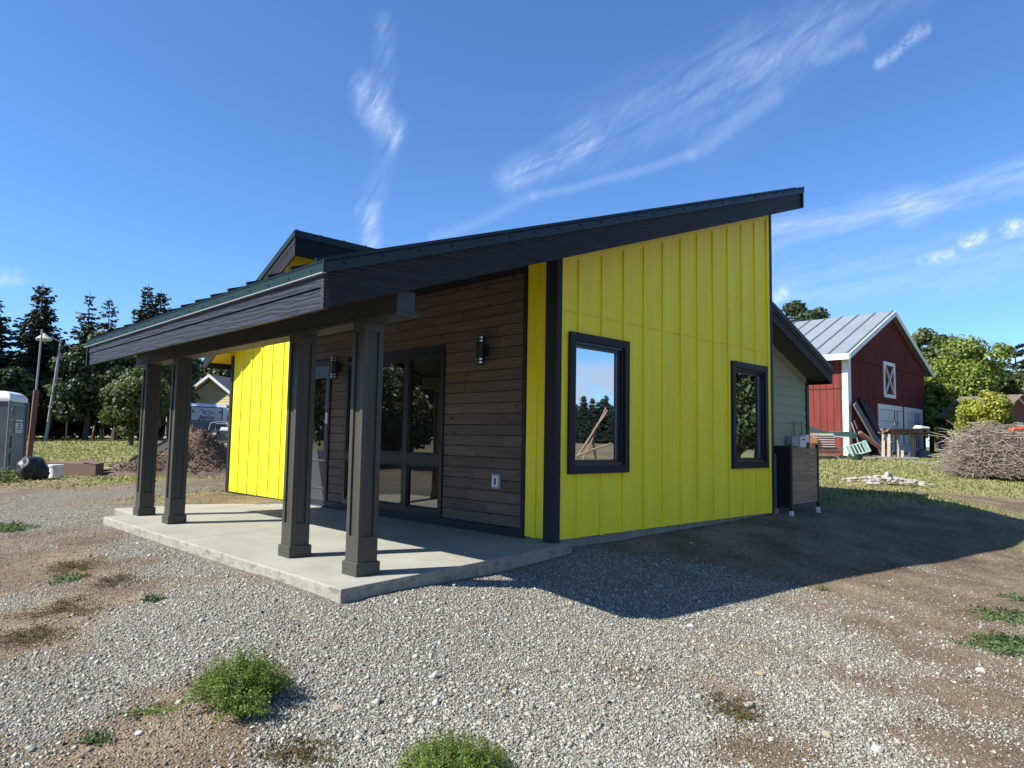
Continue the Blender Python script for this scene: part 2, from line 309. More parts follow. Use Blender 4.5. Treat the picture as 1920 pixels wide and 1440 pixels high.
def groundmat():
    m,nt,b=newmat('ground_soil_gravel_grass');v=coords(nt)
    ag=nt.nodes.new('ShaderNodeAttribute');ag.attribute_name='gravel';ar=nt.nodes.new('ShaderNodeAttribute');ar.attribute_name='grass'
    n1=noise(nt,v,1.1,6,.65);n2=noise(nt,v,16,5,.7);n3=noise(nt,v,90,3,.7)
    dirt=ramp(nt,n1,[(.28,(.095,.064,.036)),(.5,(.19,.135,.082)),(.72,(.32,.245,.16))])
    dirt=mixc(nt,1.,dirt,ramp(nt,n2,[(.25,.6),(.7,1.15)]),'MULTIPLY')
    vo=nt.nodes.new('ShaderNodeTexVoronoi');vo.inputs['Scale'].default_value=75;nt.links.new(v,vo.inputs['Vector'])
    peb=ramp(nt,vo.outputs['Color'],[(0,(.17,.165,.15)),(.5,(.30,.29,.265)),(1,(.46,.45,.42))])
    sep=nt.nodes.new('ShaderNodeSeparateColor');nt.links.new(vo.outputs['Color'],sep.inputs[0])
    peb=ramp(nt,sep.outputs[0],[(0,(.115,.108,.085)),(.5,(.24,.23,.19)),(1,(.39,.375,.32))])
    gap=ramp(nt,vo.outputs['Distance'],[(.35,1.),(.75,.35)]);peb=mixc(nt,1.,peb,gap,'MULTIPLY')
    # sparse pebbles also lie in the soil
    spk=mathn(nt,'GREATER_THAN',sep.outputs[1],.86)
    fac=mathn(nt,'ADD',ag.outputs['Fac'],mathn(nt,'MULTIPLY',mathn(nt,'SUBTRACT',n2,.5),.7))
    gf=ramp(nt,fac,[(.34,0.),(.80,.85)]);gf=mathn(nt,'MAXIMUM',gf,mathn(nt,'MULTIPLY',spk,.55))
    c=mixc(nt,gf,dirt,peb)
    gcol=ramp(nt,noise(nt,v,.55,5,.7),[(.30,(.36,.30,.16)),(.5,(.30,.28,.11)),(.70,(.18,.22,.05))])
    gcol=mixc(nt,1.,gcol,ramp(nt,n3,[(.3,.55),(.7,1.2)]),'MULTIPLY')
    rf=ramp(nt,mathn(nt,'ADD',ar.outputs['Fac'],mathn(nt,'MULTIPLY',mathn(nt,'SUBTRACT',n2,.5),.8)),[(.25,0.),(.6,1.)])
    c=mixc(nt,rf,c,gcol);nt.links.new(c,b.inputs['Base Color']);b.inputs['Roughness'].default_value=.95;b.inputs['Specular IOR Level'].default_value=.2
    hh=mathn(nt,'ADD',mathn(nt,'MULTIPLY',n2,1.6),mathn(nt,'MULTIPLY',mathn(nt,'SUBTRACT',1.,vo.outputs['Distance']),.9))
    hh=mathn(nt,'ADD',hh,mathn(nt,'MULTIPLY',n3,.5));bump(nt,b,hh,.9,.014);return m
ground=npmesh('ground',np.stack([X,Y,Z],-1).reshape(-1,3),F,groundmat(),smooth=True);tag(ground,kind='structure',label='gravel and bare brown soil around the house, turning to lawn')
for nm,A in (('gravel',Gm),('grass',Rm_)):
    at=ground.data.attributes.new(nm,'FLOAT','POINT');at.data.foreach_set('value',A.astype(np.float32).ravel())
# ================================================================ PORCH SLAB
slab=MB()
poly=[(-2.871,-.569),(.15,-.12),(.15,.012),(0.0,.012),(-.03,5.55),(-1.5,6.33),(-2.51,6.26),(-2.53,5.39),(-2.93,5.19)]
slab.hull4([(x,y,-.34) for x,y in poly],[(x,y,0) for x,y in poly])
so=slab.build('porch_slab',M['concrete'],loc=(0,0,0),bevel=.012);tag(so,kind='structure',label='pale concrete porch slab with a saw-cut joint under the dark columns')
# ================================================================ HOUSE
house=empty('house',(2.5,3,0),'low yellow board-and-batten house with dark shed roofs and a columned porch','house')
ZT=lambda x,y=0: 2.30+.338*(x+3.2)            # top of main roof metal
SOF=.27
def zsoff(x,y=0): return ZT(x,y)-SOF
# foundation
f=MB();f.box(.03,4.97,.03,8.28,-.5,.028);f.box(-.045,.03,5.85,8.28,-.3,.028);f.box(4.97,9.33,1.33,8.2,-.5,.028);f.build('foundation',M['found'],house)
# --- gable wall (y=0) with two window holes
W1=(.188,1.262);W2=(3.738,4.827);WZ=(.719,2.273);L=4.94
def span(mb,x0,x1,z0,z1=None,y0=0.,y1=.12):
    a=z1 if z1 is not None else zsoff(x0)+.02;b=z1 if z1 is not None else zsoff(x1)+.02
    mb.hull4([(x0,y0,z0),(x1,y0,z0),(x1,y1,z0),(x0,y1,z0)],[(x0,y0,a),(x1,y0,b),(x1,y1,b),(x0,y1,a)])
wall=MB()
i=.06
xs=[.0,W1[0]+i,W1[1]-i,W2[0]+i,W2[1]-i,L]
for k in range(5):
    if k in(1,3): span(wall,xs[k],xs[k+1],.03,WZ[0]+i);span(wall,xs[k],xs[k+1],WZ[1]-i)
    else: span(wall,xs[k],xs[k+1],.03)
k=0
bx_=[.36+.4128*k for k in range(12)]
for x in bx_:
    hw=.021;inw=[w for w in(W1,W2) if w[0]-.02<x<w[1]+.02]
    if x>4.86: continue
    segs=[(.028,None)] if not inw else [(.028,WZ[0]+.001),(WZ[1]-.001,None)]
    for z0,z1 in segs: span(wall,x-hw,x+hw,z0,z1,-.019,.004)
# frieze board under the soffit, flashing seam, edge trims
for x0,x1 in ((.055,4.86),):
    wall.hull4([(x0,-.024,zsoff(x0)-.13),(x1,-.024,zsoff(x1)-.13),(x1,.0,zsoff(x1)-.13),(x0,.0,zsoff(x0)-.13)],[(x0,-.024,zsoff(x0)+.02),(x1,-.024,zsoff(x1)+.02),(x1,.0,zsoff(x1)+.02),(x0,.0,zsoff(x0)+.02)])
edge=[.055]+[x for x in bx_ if x<4.85]+[4.86]
for a,b in zip(edge[:-1],edge[1:]): wall.box(a+.024,b-.024,-.009,.002,2.488,2.500)
wall.box(4.86,L,-.024,.0,.026,zsoff(4.86)-.0)
wall.build('gable_wall',M['yellow'],house)
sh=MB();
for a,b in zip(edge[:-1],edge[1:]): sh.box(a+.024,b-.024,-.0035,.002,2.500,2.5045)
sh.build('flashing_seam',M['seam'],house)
cb=MB();cb.box(-.028,.055,-.028,.0,.01,zsoff(0)+.01);cb.box(-.028,.0,0.,.14,.01,zsoff(0)+.01);cb.build('corner_board',M['black'],house)
cb=MB();cb.box(L,L+.075,-.03,.12,.02,zsoff(L)+.01);cb.build('corner_board',M['black'],house)
def gwin(w):
    x0,x1=w;z0,z1=WZ;t=.088
    b=MB();b.box(x0,x0+t,-.04,.0,z0,z1);b.box(x1-t,x1,-.04,.0,z0,z1);b.box(x0+t,x1-t,-.038,.0,z1-t,z1);b.box(x0+t,x1-t,-.038,.0,z0,z0+t)
    wn=b.build('window',M['black'],house)
    f=MB()
    for (d,ya,yb) in ((.0,-.015,.08),(.03,.012,.07)):
        a,c,e,g=x0+t+d,x1-t-d,z0+t+d,z1-t-d;s=.034
        f.box(a-.02,a+s,ya,yb,e-.02,g+.02);f.box(c-s,c+.02,ya,yb,e-.02,g+.02);f.box(a+s,c-s,ya+.002,yb,g-s,g+.02);f.box(a+s,c-s,ya+.002,yb,e-.02,e+s)
    f.build('frame',M['sash'],wn)
    p=MB();q=.06;p.box(x0+t+q,x1-t-q,.045,.055,z0+t+q,z1-t-q);p.build('pane',M['glassG'],wn)
    s=MB();q=.064;s.box(x1-t-q-.012,x1-t-q-.001,.038,.044,z0+t+q,z1-t-q);s.build('spacer',M['gray'],wn)
gwin(W1);gwin(W2)
# --- west side: yellow return, stained plank wall, door, window group
w=MB()
w.box(0,.12,.14,.44,.03,zsoff(0));w.box(-.019,.0,.27,.31,.028,zsoff(0)-.02);w.build('return_wall',M['yellow'],house)
w=MB();w.box(-.012,.0,.445,.50,.012,zsoff(0));w.box(.0,.12,.44,.50,.012,zsoff(0));w.box(-.004,.03,.50,5.74,.004,.095);w.box(-.02,.04,.50,5.60,2.985,zsoff(0));w.box(-.012,.02,5.74,5.83,.012,3.3);w.build('wall_trim',M['black'],house)
bk=MB();bk.box(.045,.12,.5,5.8,.0,3.1);bk.build('wall_sheathing',M['dark'],house)
WIN=(1.915,4.254,.097,2.206);DR=(4.72,5.72,0,2.27)
pl=MB();z=.098;row=0
while z<2.98:
    z1=min(z+.1285,2.985);cuts=[.502];y=.502+rng.uniform(.3,2.6)
    while y<5.73: cuts.append(y);y+=rng.uniform(1.1,3.)
    cuts.append(5.738)
    for a,b in zip(cuts[:-1],cuts[1:]):
        parts=[(a,b)]
        for o in (WIN,DR):
            if z1>o[2]+.01 and z<o[3]-.01:
                q=[]
                for (c,d) in parts:
                    if d<=o[0] or c>=o[1]: q.append((c,d))
                    else:
                        if c<o[0]:q.append((c,o[0]))
                        if d>o[1]:q.append((o[1],d))
                parts=q
        for c,d in parts:
            if d-c>.02: pl.box(.018+rng.uniform(0,.003),.05,c+.002,d-.002,z+.0055,z1-.0040)
    z+=.1285
pl.build('plank_wall',M['wood'],house,bevel=.0)
# window group: three bays, tall panes above small ones
wn=MB();a,b,c,d=WIN;wn.box(-.004,.07,a,a+.05,c,d);wn.box(-.004,.07,b-.05,b,c,d);wn.box(-.006,.07,a+.05,b-.05,d-.06,d);wn.box(-.006,.07,a+.05,b-.05,c,c+.07)
bay=(b-a-.10)/3;mulls=[a+.05+bay,a+.05+2*bay]
for m_ in mulls: wn.box(-.002,.07,m_-.045,m_+.045,c+.07,d-.06)
wn.box(-.001,.07,a+.05,b-.05,.745,.862)
win=wn.build('window',M['sash'],house)
ys=[a+.05,mulls[0]-.045,mulls[0]+.045,mulls[1]-.045,mulls[1]+.045,b-.05]
for k in range(3):
    for (z0,z1) in ((c+.07,.745),(.862,d-.06)):
        y0,y1=ys[2*k],ys[2*k+1];f=MB();s=.035
        f.box(.008,.05,y0,y0+s,z0,z1);f.box(.008,.05,y1-s,y1,z0,z1);f.box(.010,.05,y0+s,y1-s,z1-s,z1);f.box(.010,.05,y0+s,y1-s,z0,z0+s)
        f.build('frame',M['black'],win)
        p=MB();p.box(.030,.036,y0+s,y1-s,z0+s,z1-s);p.build('pane',M['glassW'],win)
# door
dd=MB();a,b=4.72,5.72;dd.box(-.006,.07,a,a+.05,.01,2.27);dd.box(-.006,.07,b-.05,b,.01,2.27);dd.box(-.006,.07,a+.05,b-.05,2.20,2.27)
dr=dd.build('door',M['black'],house)
lf=MB();lf.box(.012,.05,a+.05,b-.05,.03,.86);lf.box(.012,.05,a+.05,a+.16,.86,2.2);lf.box(.012,.05,b-.16,b-.05,.86,2.2);lf.box(.012,.05,a+.16,b-.16,2.0,2.2);lf.build('door_leaf',pm('door_paint',(.045,.05,.06),.4,.05),dr)
p=MB();p.box(.028,.034,a+.16,b-.16,.86,2.0);p.build('pane',M['glassW'],dr)
p=MB();p.box(-.0,.012,a+.08,b-.25,.70,.725);p.build('push_bar',M['chrome'],dr)
p=MB();p.box(.0,.012,a+.08,b-.25,.28,.292);p.build('kick_bar',M['chrome'],dr)
p=MB();p.box(.005,.012,a+.07,a+.13,1.28,1.45);p.build('notice',M['white'],dr)
p=MB();p.box(-.06,.02,a+.02,b-.02,.0,.018);p.build('threshold',M['chrome'],dr)
# wall lamps
def lamp(y,z0=1.965,z1=2.295):
    l=MB();r=.055;x=-.075
    l.tube([(x,y,z0+.075),(x,y,z1-.075)],r,20);l.box(-.03,.018,y-.045,y+.045,(z0+z1)/2-.06,(z0+z1)/2+.06)
    lo=l.build('wall_lamp',M['dark'],house,bevel=0)
    for zz in (z0+.018,z0+.056,z1-.056,z1-.018):
        q=MB();q.tube([(x,y,zz-.011),(x,y,zz+.011)],r*.97,20);q.build('clear_ring',M['chrome'],lo)
    for zz in (z0,z0+.037,z0+.075,z1-.075,z1-.037,z1):
        q=MB();q.tube([(x,y,zz-.007),(x,y,zz+.007)],r,20);q.build('shade_ring',M['dark'],lo)
lamp(1.15);lamp(4.485)
ob=MB();ob.box(-.012,.02,.845,.985,.515,.685);obx=ob.build('outlet_box',M['gray'],house,bevel=.008)
q=MB();q.box(-.016,-.012,.868,.962,.54,.66);q.build('cover',M['white'],obx);q=MB();q.box(-.019,-.016,.90,.93,.56,.64);q.build('socket',M['dark'],obx)
# --- far yellow wall (north part), x=-.05
NZ=lambda y: 2.62+.455*(8.313-y)
FX=-.05
w=MB()
w.hull4([(FX,5.83,.03),(FX+.12,5.83,.03),(FX+.12,8.3,.03),(FX,8.3,.03)],[(FX,5.83,NZ(5.83)),(FX+.12,5.83,NZ(5.83)),(FX+.12,8.3,NZ(8.3)),(FX,8.3,NZ(8.3))])
for y in (6.225,6.637,7.05,7.462,7.874): w.box(FX-.019,FX+.002,y-.021,y+.021,.022,NZ(y)-.04)
for y0,y1 in ((5.84,6.2),(6.25,6.61),(6.66,7.02),(7.08,7.44),(7.49,7.85),(7.9,8.25)): w.box(FX-.008,FX+.001,y0,y1,2.504,2.513)
w.build('north_wall',M['yellow'],house)
w=MB();w.box(FX-.03,FX+.0,8.25,8.34,.0,NZ(8.34)-.02);w.box(FX,FX+.12,8.3,8.34,.0,NZ(8.34)-.02);w.box(FX-.024,FX,5.84,8.25,.0,.028);w.build('corner_board',M['black'],house)
w=MB();w.box(.07,4.9,8.2,8.3,.03,2.6)
w.build('rear_wall',M['yellow'],house)
# clerestory wall facing south under the high eave of the north roof
w=MB();w.hull4([(FX,5.6,2.9),(4.9,5.6,2.9),(4.9,5.7,2.9),(FX,5.7,2.9)],[(FX,5.6,3.84),(4.9,5.6,3.84),(4.9,5.7,3.84),(FX,5.7,3.84)]);w.build('clerestory_wall',M['yellow'],house)
w=MB();w.box(L-.12,L,.12,8.2,.03,4.2);w.build('east_wall',M['yellow'],house)
# --- main roof
A=Vector((-3.228,-.796,2.274));B=Vector((5.424,-.393,5.198));Cc=Vector((5.424,6.2,5.215));D=Vector((-3.139,5.669,2.309))
def RT(s,t,dz=0,ins=0): 
    p=(A*(1-s)+B*s)*(1-t)+(D*(1-s)+Cc*s)*t;return Vector((p.x,p.y,p.z+dz))
rf=MB();rf.hull4([RT(0,0,-.02),RT(1,0,-.02),RT(1,1,-.02),RT(0,1,-.02)],[RT(0,0),RT(1,0),RT(1,1),RT(0,1)])
for k in range(17):
    t=.022+k*.0595;p0,p1=RT(0.002,t,.014),RT(.998,t,.014);rf.bar(p0,p1,.03,.04)
roof=rf.build('main_roof',M['metal'],house)
sf=MB()
def inset(p,dx,dy): return Vector((p.x+dx,p.y+dy,p.z))
c_=[(.06,.05),( -.06,.05),(-.06,-.05),(.06,-.05)]
pts=[inset(q,*d) for q,d in zip((A,B,Cc,D),c_)]
sf.hull4([p+Vector((0,0,-SOF)) for p in pts],[p+Vector((0,0,-.03)) for p in pts]);sf.build('soffit',M['soffit'],roof)
def fas(name,mat,P,Q,off,z0,z1,th):
    P=Vector(P);Q=Vector(Q);d=Vector((Q.x-P.x,Q.y-P.y,0)).normalized();n=Vector((d.y,-d.x,0));
    m=MB();a=P+n*off;b=Q+n*off;i=n*-th
    m.hull4([a+Vector((0,0,z0)),b+Vector((0,0,z0)),b+i+Vector((0,0,z0)),a+i+Vector((0,0,z0))],[a+Vector((0,0,z1)),b+Vector((0,0,z1)),b+i+Vector((0,0,z1)),a+i+Vector((0,0,z1))])
    return m
# rake (south), n points to -y
A2=A.lerp(B,.0028);fas('r',0,A2,B,-.025,-.335,-.082,.04).build('rake_fascia',M['fascia_r'],roof)
m=fas('r',0,A,B,.0,-.09,.012,.012)
for k in range(26):
    p=A.lerp(B,(k+.5)/26);m.obox(p+Vector((0,-.004,-.04)),(.008,0,0),(0,.006,0),(0,0,.008))
m.build('rake_flashing',M['metal'],roof)
# eave (west): two boards, n must point -x
A3=A.lerp(D,.0042);fas('e',0,D,A3,-.022,-.172,-.088,.03).build('upper_fascia',M['fascia_e'],roof)
fas('e',0,D,A3,-.034,-.325,-.180,.03).build('lower_fascia',M['fascia_e'],roof)
m=fas('e',0,D,A,.0,-.082,.004,.010)
for k in range(19):
    p=D.lerp(A,(k+.5)/19);m.obox(p+Vector((-.004,0,-.055)),(.004,0,0),(0,.004,0),(0,0,.005))
m.build('eave_flashing',M['teal'],roof)
fas('e',0,D,A,.008,-.090,-.083,.03).build('drip_lip',M['gray'],roof)
fas('b',0,B,Cc,-.03,-.34,-.02,.04).build('high_fascia',M['fascia_r'],roof)
fas('b',0,Cc,D,-.03,-.34,-.02,.04).build('rear_fascia',M['fascia_r'],roof)
# --- beam and columns
bm_=MB();bm_.box(-2.53,-2.36,-.662,5.60,2.035,2.205);bm_.build('porch_beam',M['beam'],house,bevel=.006)
bm_=MB();bm_.box(-2.545,-2.345,-.672,5.615,2.008,2.034);bm_.build('beam_plate',M['beam'],house)
def column(x0,y0):
    s=.217;x1,y1=x0+s,y0+s;m=MB();g=.018
    a,b,c,d=x0+g,x1-g,y0+g,y1-g;rec=.018;st=.045
    m.box(a+rec,b-rec,c+rec,d-rec,.24,2.01)
    for (p,q) in ((a,a+st),(b-st,b)):
        for (r,t) in ((c,c+st),(d-st,d)): m.box(p,q,r,t,.30,1.93)
    m.box(a,b,c,d,.10,.30);m.box(a,b,c,d,1.93,2.0085)
    co=m.build('porch_column',M['column'],house,bevel=.003)
    p=MB();p.box(x0,x1,y0,y1,.001,.105);p.build('plinth',M['column'],co,bevel=.006)
for y in (5.026,3.901,.825,-.275): column(-2.564,y)
# --- north roof: high edge along x facing south, sloping down to the north
def NR(x,y): return 4.33-.455*(y-5.21)
x0,x1,y0,y1=-.45,5.3,5.21,8.72
m=MB();m.hull4([(x0,y0,NR(0,y0)-.03),(x1,y0,NR(0,y0)-.03),(x1,y1,NR(0,y1)-.03),(x0,y1,NR(0,y1)-.03)],[(x0,y0,NR(0,y0)),(x1,y0,NR(0,y0)),(x1,y1,NR(0,y1)),(x0,y1,NR(0,y1))])
for k in range(14): m.bar((x0+.05+k*.42,y0,NR(0,y0)+.012),(x0+.05+k*.42,y1,NR(0,y1)+.012),.03,.03)
nr=m.build('north_roof',M['metal'],house)
m=MB();e=.04;m.hull4([(x0+e,y0+e,NR(0,y0+e)-.29),(x1-e,y0+e,NR(0,y0+e)-.29),(x1-e,y1-e,NR(0,y1-e)-.29),(x0+e,y1-e,NR(0,y1-e)-.29)],[(x0+e,y0+e,NR(0,y0+e)-.031),(x1-e,y0+e,NR(0,y0+e)-.031),(x1-e,y1-e,NR(0,y1-e)-.031),(x0+e,y1-e,NR(0,y1-e)-.031)]);m.build('soffit',M['soffit_y'],nr)
def slope_bar(mb,xa,xb,ya,yb,f0,f1,z0,z1):
    mb.hull4([(xa,ya,f0+z0),(xb,ya,f0+z0),(xb,yb,f1+z0),(xa,yb,f1+z0)],[(xa,ya,f0+z1),(xb,ya,f0+z1),(xb,yb,f1+z1),(xa,yb,f1+z1)])
m=MB();slope_bar(m,x0+.01,x0+.038,y0+.0,y1,NR(0,y0),NR(0,y1),-.20,-.08);m.build('rake_fascia',M['fascia_r'],nr)
m=MB();slope_bar(m,x0+.013,x0+.037,y0+.0,y1,NR(0,y0),NR(0,y1),-.40,-.206);m.build('lower_fascia',M['fascia_r'],nr)
m=MB();slope_bar(m,x0-.006,x0+.008,y0-.0,y1,NR(0,y0),NR(0,y1),-.09,.012);m.build('rake_flashing',M['teal'],nr)
m=MB();m.box(x0+.04,x1,y0+.01,y0+.038,NR(0,y0)-.40,NR(0,y0)-.08);m.build('high_fascia',M['fascia_r'],nr)
m=MB();m.box(x0-.004,x1,y0-.006,y0+.008,NR(0,y0)-.10,NR(0,y0)+.012);m.build('ridge_flashing',M['metal'],nr)
m=MB();m.box(x0+.012,x1,y1-.036,y1-.006,NR(0,y1)-.38,NR(0,y1)-.05);m.build('eave_fascia',M['fascia_r'],nr)
# --- east wing: pale green lap siding under a roof falling to the east
EZ=lambda x: 3.697-.361*(x-6.742)
xe=9.37;m=MB()
zz=.03
while zz<4.3:
    z1=zz+.185
    xr=min(xe-.09,6.742+(3.697-.27-z1)/.361) if z1>EZ(xe-.09)-.27 else xe-.09
    if xr<5.1: break
    m.hull4([(5.0,1.285,zz),(xr,1.285,zz),(xr,1.31,zz),(5.0,1.31,zz)],[(5.0,1.300,z1+.01),(xr,1.300,z1+.01),(xr,1.32,z1+.01),(5.0,1.32,z1+.01)]);zz=z1
m.hull4([(5.0,1.31,.03),(xe,1.31,.03),(xe,1.4,.03),(5.0,1.4,.03)],[(5.0,1.31,EZ(5.)-.28),(xe,1.31,EZ(xe)-.28),(xe,1.4,EZ(xe)-.28),(5.0,1.4,EZ(5.)-.28)])
m.hull4([(5.0,1.272,EZ(5.)-.41),(xe-.09,1.272,EZ(xe-.09)-.41),(xe-.09,1.31,EZ(xe-.09)-.41),(5.,1.31,EZ(5.)-.41)],[(5.0,1.272,EZ(5.)-.28),(xe-.09,1.272,EZ(xe-.09)-.28),(xe-.09,1.31,EZ(xe-.09)-.28),(5.,1.31,EZ(5.)-.28)])
m.box(xe-.1,xe,1.4,8.2,.03,2.3);m.build('green_wall',M['green'],house)
m=MB();m.box(xe-.09,xe+.03,1.265,1.33,.02,EZ(xe)-.29);m.box(xe,xe+.03,1.33,1.5,.02,EZ(xe)-.29);m.build('corner_board',M['black'],house)
xa,xb,ya,yb=4.96,9.517,.8,8.4
m=MB();m.hull4([(xa,ya,EZ(xa)-.03),(xb,ya,EZ(xb)-.03),(xb,yb,EZ(xb)-.03),(xa,yb,EZ(xa)-.03)],[(xa,ya,EZ(xa)),(xb,ya,EZ(xb)),(xb,yb,EZ(xb)),(xa,yb,EZ(xa))])
er=m.build('east_roof',M['metal'],house)
m=MB();m.hull4([(xa,ya+.04,EZ(xa)-.28),(xb-.04,ya+.04,EZ(xb-.04)-.28),(xb-.04,yb,EZ(xb-.04)-.28),(xa,yb,EZ(xa)-.28)],[(xa,ya+.04,EZ(xa)-.031),(xb-.04,ya+.04,EZ(xb-.04)-.031),(xb-.04,yb,EZ(xb-.04)-.031),(xa,yb,EZ(xa)-.031)]);m.build('soffit',pm('east_soffit',(.10,.10,.085),.7,.05),er)
def rk(mb,y0,y1,z0,z1,xx=xb):
    mb.hull4([(xa,y0,EZ(xa)+z0),(xx,y0,EZ(xx)+z0),(xx,y1,EZ(xx)+z0),(xa,y1,EZ(xa)+z0)],[(xa,y0,EZ(xa)+z1),(xx,y0,EZ(xx)+z1),(xx,y1,EZ(xx)+z1),(xa,y1,EZ(xa)+z1)])
m=MB();rk(m,ya+.01,ya+.036,-.34,-.155,xb-.02);m.build('rake_fascia',M['fascia_r'],er)
m=MB();rk(m,ya+.0,ya+.038,-.152,-.07,xb-.015);m.build('upper_fascia',M['fascia_r'],er)
m=MB();rk(m,ya-.008,ya+.008,-.075,.012);m.build('rake_flashing',M['metal'],er)
m=MB();m.box(xb-.036,xb-.012,ya+.04,yb,EZ(xb)-.34,EZ(xb)-.04);m.build('eave_fascia',M['fascia_r'],er)
# meters on the green wall
m=MB();m.box(8.28,8.58,1.14,1.27,1.05,1.245);mo=m.build('meter_box',M['gray'],house,bevel=.01)
m=MB();m.box(8.62,8.92,1.13,1.27,1.03,1.245);mo=m.build('meter_box',M['white'],house,bevel=.01);q=MB();q.box(8.70,8.84,1.122,1.13,1.17,1.20);q.build('display',M['dark'],mo)
m=MB();m.box(8.98,9.14,1.17,1.27,1.12,1.29);m.build('disconnect_box',M['white'],house,bevel=.008)
m=MB();m.box(8.66,8.68,1.25,1.272,1.245,1.56);m.box(8.68,9.02,1.25,1.272,1.54,1.56);m.box(9.02,9.04,1.25,1.272,1.29,1.56);m.build('conduit',M['green'],house)
# ================================================================ EQUIPMENT SCREEN + AC
GS=GZ(5.8,-.16)
scr=empty('privacy_screen',(5.8,-.16,GS),'horizontal cedar slat screen on dark steel posts by the house corner','screen')
m=MB();z=GS+.17
while z<1.02:
    m.hull4([(5.25,-.205,z),(6.36,-.135,z),(6.358,-.115,z),(5.248,-.185,z)],[(5.25,-.205,z+.083),(6.36,-.135,z+.083),(6.358,-.115,z+.083),(5.248,-.185,z+.083)])
    z+=.0875
m.build('slat_panel',M['cedar'],scr)
m=MB();m.box(5.205,5.225,-.17,.9,GS+.12,1.06);m.build('side_panel',M['black'],scr)
for (x,y) in ((5.22,-.2),(6.38,-.13),(5.215,.93)):
    m=MB();m.box(x-.02,x+.02,y-.02,y+.02,GS+.07,1.085);p=m.build('post',M['dark'],scr)
    q=MB();q.box(x-.026,x+.026,y-.026,y+.026,GZ(x,y)-.02,GS+.07);q.build('post_base',M['white'],p)
ac=empty('air_conditioner',(5.1,.4,GS),'slim gray outdoor air conditioner between the house corner and the slat screen','air conditioner')
m=MB();m.box(5.03,5.18,.0,.85,GS+.1,.93);m.build('cabinet',pm('ac_gray',(.12,.125,.14),.4),ac,bevel=.03)
m=MB();m.box(5.02,5.19,-.01,.86,GS-.03,GS+.1);m.build('pad',M['found'],ac)
# ================================================================ BARN
barn=empty('barn',(32.3,12.9,.6),'red wooden barn with gray metal gable roof and two pale garage doors','barn')
bx0,bx1,by0,by1=26.8,37.86,6.9,19.;rx,rz,ez=32.45,7.83,5.10
def BZ(x): return ez+(rz-ez)*(1-abs(x-rx)/(rx-26.3))
m=MB();m.hull4([(bx0,by0,.2),(bx1,by0,.2),(bx1,by0+.2,.2),(bx0,by0+.2,.2)],[(bx0,by0,4.9),(bx1,by0,4.9),(bx1,by0+.2,4.9),(bx0,by0+.2,4.9)])
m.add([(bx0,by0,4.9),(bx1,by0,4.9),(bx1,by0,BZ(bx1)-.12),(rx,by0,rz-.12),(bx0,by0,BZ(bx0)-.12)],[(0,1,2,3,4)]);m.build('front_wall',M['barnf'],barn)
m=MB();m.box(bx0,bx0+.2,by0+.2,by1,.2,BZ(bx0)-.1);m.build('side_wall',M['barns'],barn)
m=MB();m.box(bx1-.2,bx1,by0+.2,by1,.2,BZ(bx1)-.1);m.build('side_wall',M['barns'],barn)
ry0,ry1=6.62,19.3
m=MB()
for (xa,xb) in ((26.3,rx),(38.6,rx)):
    m.hull4([(xa,ry0,BZ(xa)-.10),(xb,ry0,rz-.10),(xb,ry1,rz-.10),(xa,ry1,BZ(xa)-.10)],[(xa,ry0,BZ(xa)),(xb,ry0,rz),(xb,ry1,rz),(xa,ry1,BZ(xa))])
rf_=m.build('roof',M['galv'],barn)
for k in range(16):
    y=ry0+.12+k*.82;s_=MB()
    for xa in (26.3,38.6): s_.bar((xa,y,BZ(xa)+.02),(rx,y,rz+.02),.07,.05)
    s_.build('standing_seam',pm('seam_shadow_metal',(.13,.16,.18),.5),rf_) if k==0 else s_.build('standing_seam',bpy.data.materials['seam_shadow_metal'],rf_)
m=MB()
for xa in (26.3,38.6): m.hull4([(xa,ry0-.04,BZ(xa)-.24),(rx,ry0-.04,rz-.24),(rx,ry0,rz-.24),(xa,ry0,BZ(xa)-.24)],[(xa,ry0-.04,BZ(xa)+.01),(rx,ry0-.04,rz+.01),(rx,ry0,rz+.01),(xa,ry0,BZ(xa)+.01)])
m.build('bargeboard',M['white'],rf_)
m=MB();m.box(26.24,26.3,ry0,ry1,BZ(26.3)-.26,BZ(26.3)-.0);m.build('gutter_board',M['white'],rf_)
m=MB();m.box(bx0-.03,bx0+.34,by0-.03,by0,.4,BZ(bx0)-.15);m.box(bx0-.03,bx0,by0,by0+.22,.4,BZ(bx0)-.15);m.build('corner_trim',M['white'],barn)
for (xa,xb,zb) in ((30.47,33.93,.66),(34.26,37.26,.7)):
    m=MB();m.box(xa,xa+.2,by0-.05,by0,zb,3.1);m.box(xb-.2,xb,by0-.05,by0,zb,3.1);m.box(xa+.2,xb-.2,by0-.05,by0,2.86,3.1)
    g_=m.build('garage_door',M['white'],barn);q=MB();z=zb
    while z<2.85: q.box(xa+.2,xb-.2,by0-.012,by0+.02,z,min(z+.53,2.86));z+=.55
    q.build('door_panel',M['paledoor'],g_)
    q=MB();q.box(xb-1.15,xb-1.08,by0-.03,by0-.013,zb,2.86);q.box(xb-.75,xb-.7,by0-.03,by0-.013,zb,2.86);q.build('rail',M['dark'],g_)
m=MB();xa,xb,za,zb=31.35,32.99,3.46,5.23;y=by0-.05;t=.17
m.box(xa,xa+t,y,by0,za,zb);m.box(xb-t,xb,y,by0,za,zb);m.box(xa+t,xb-t,y,by0,za,za+t);m.box(xa+t,xb-t,y,by0,zb-t,zb)
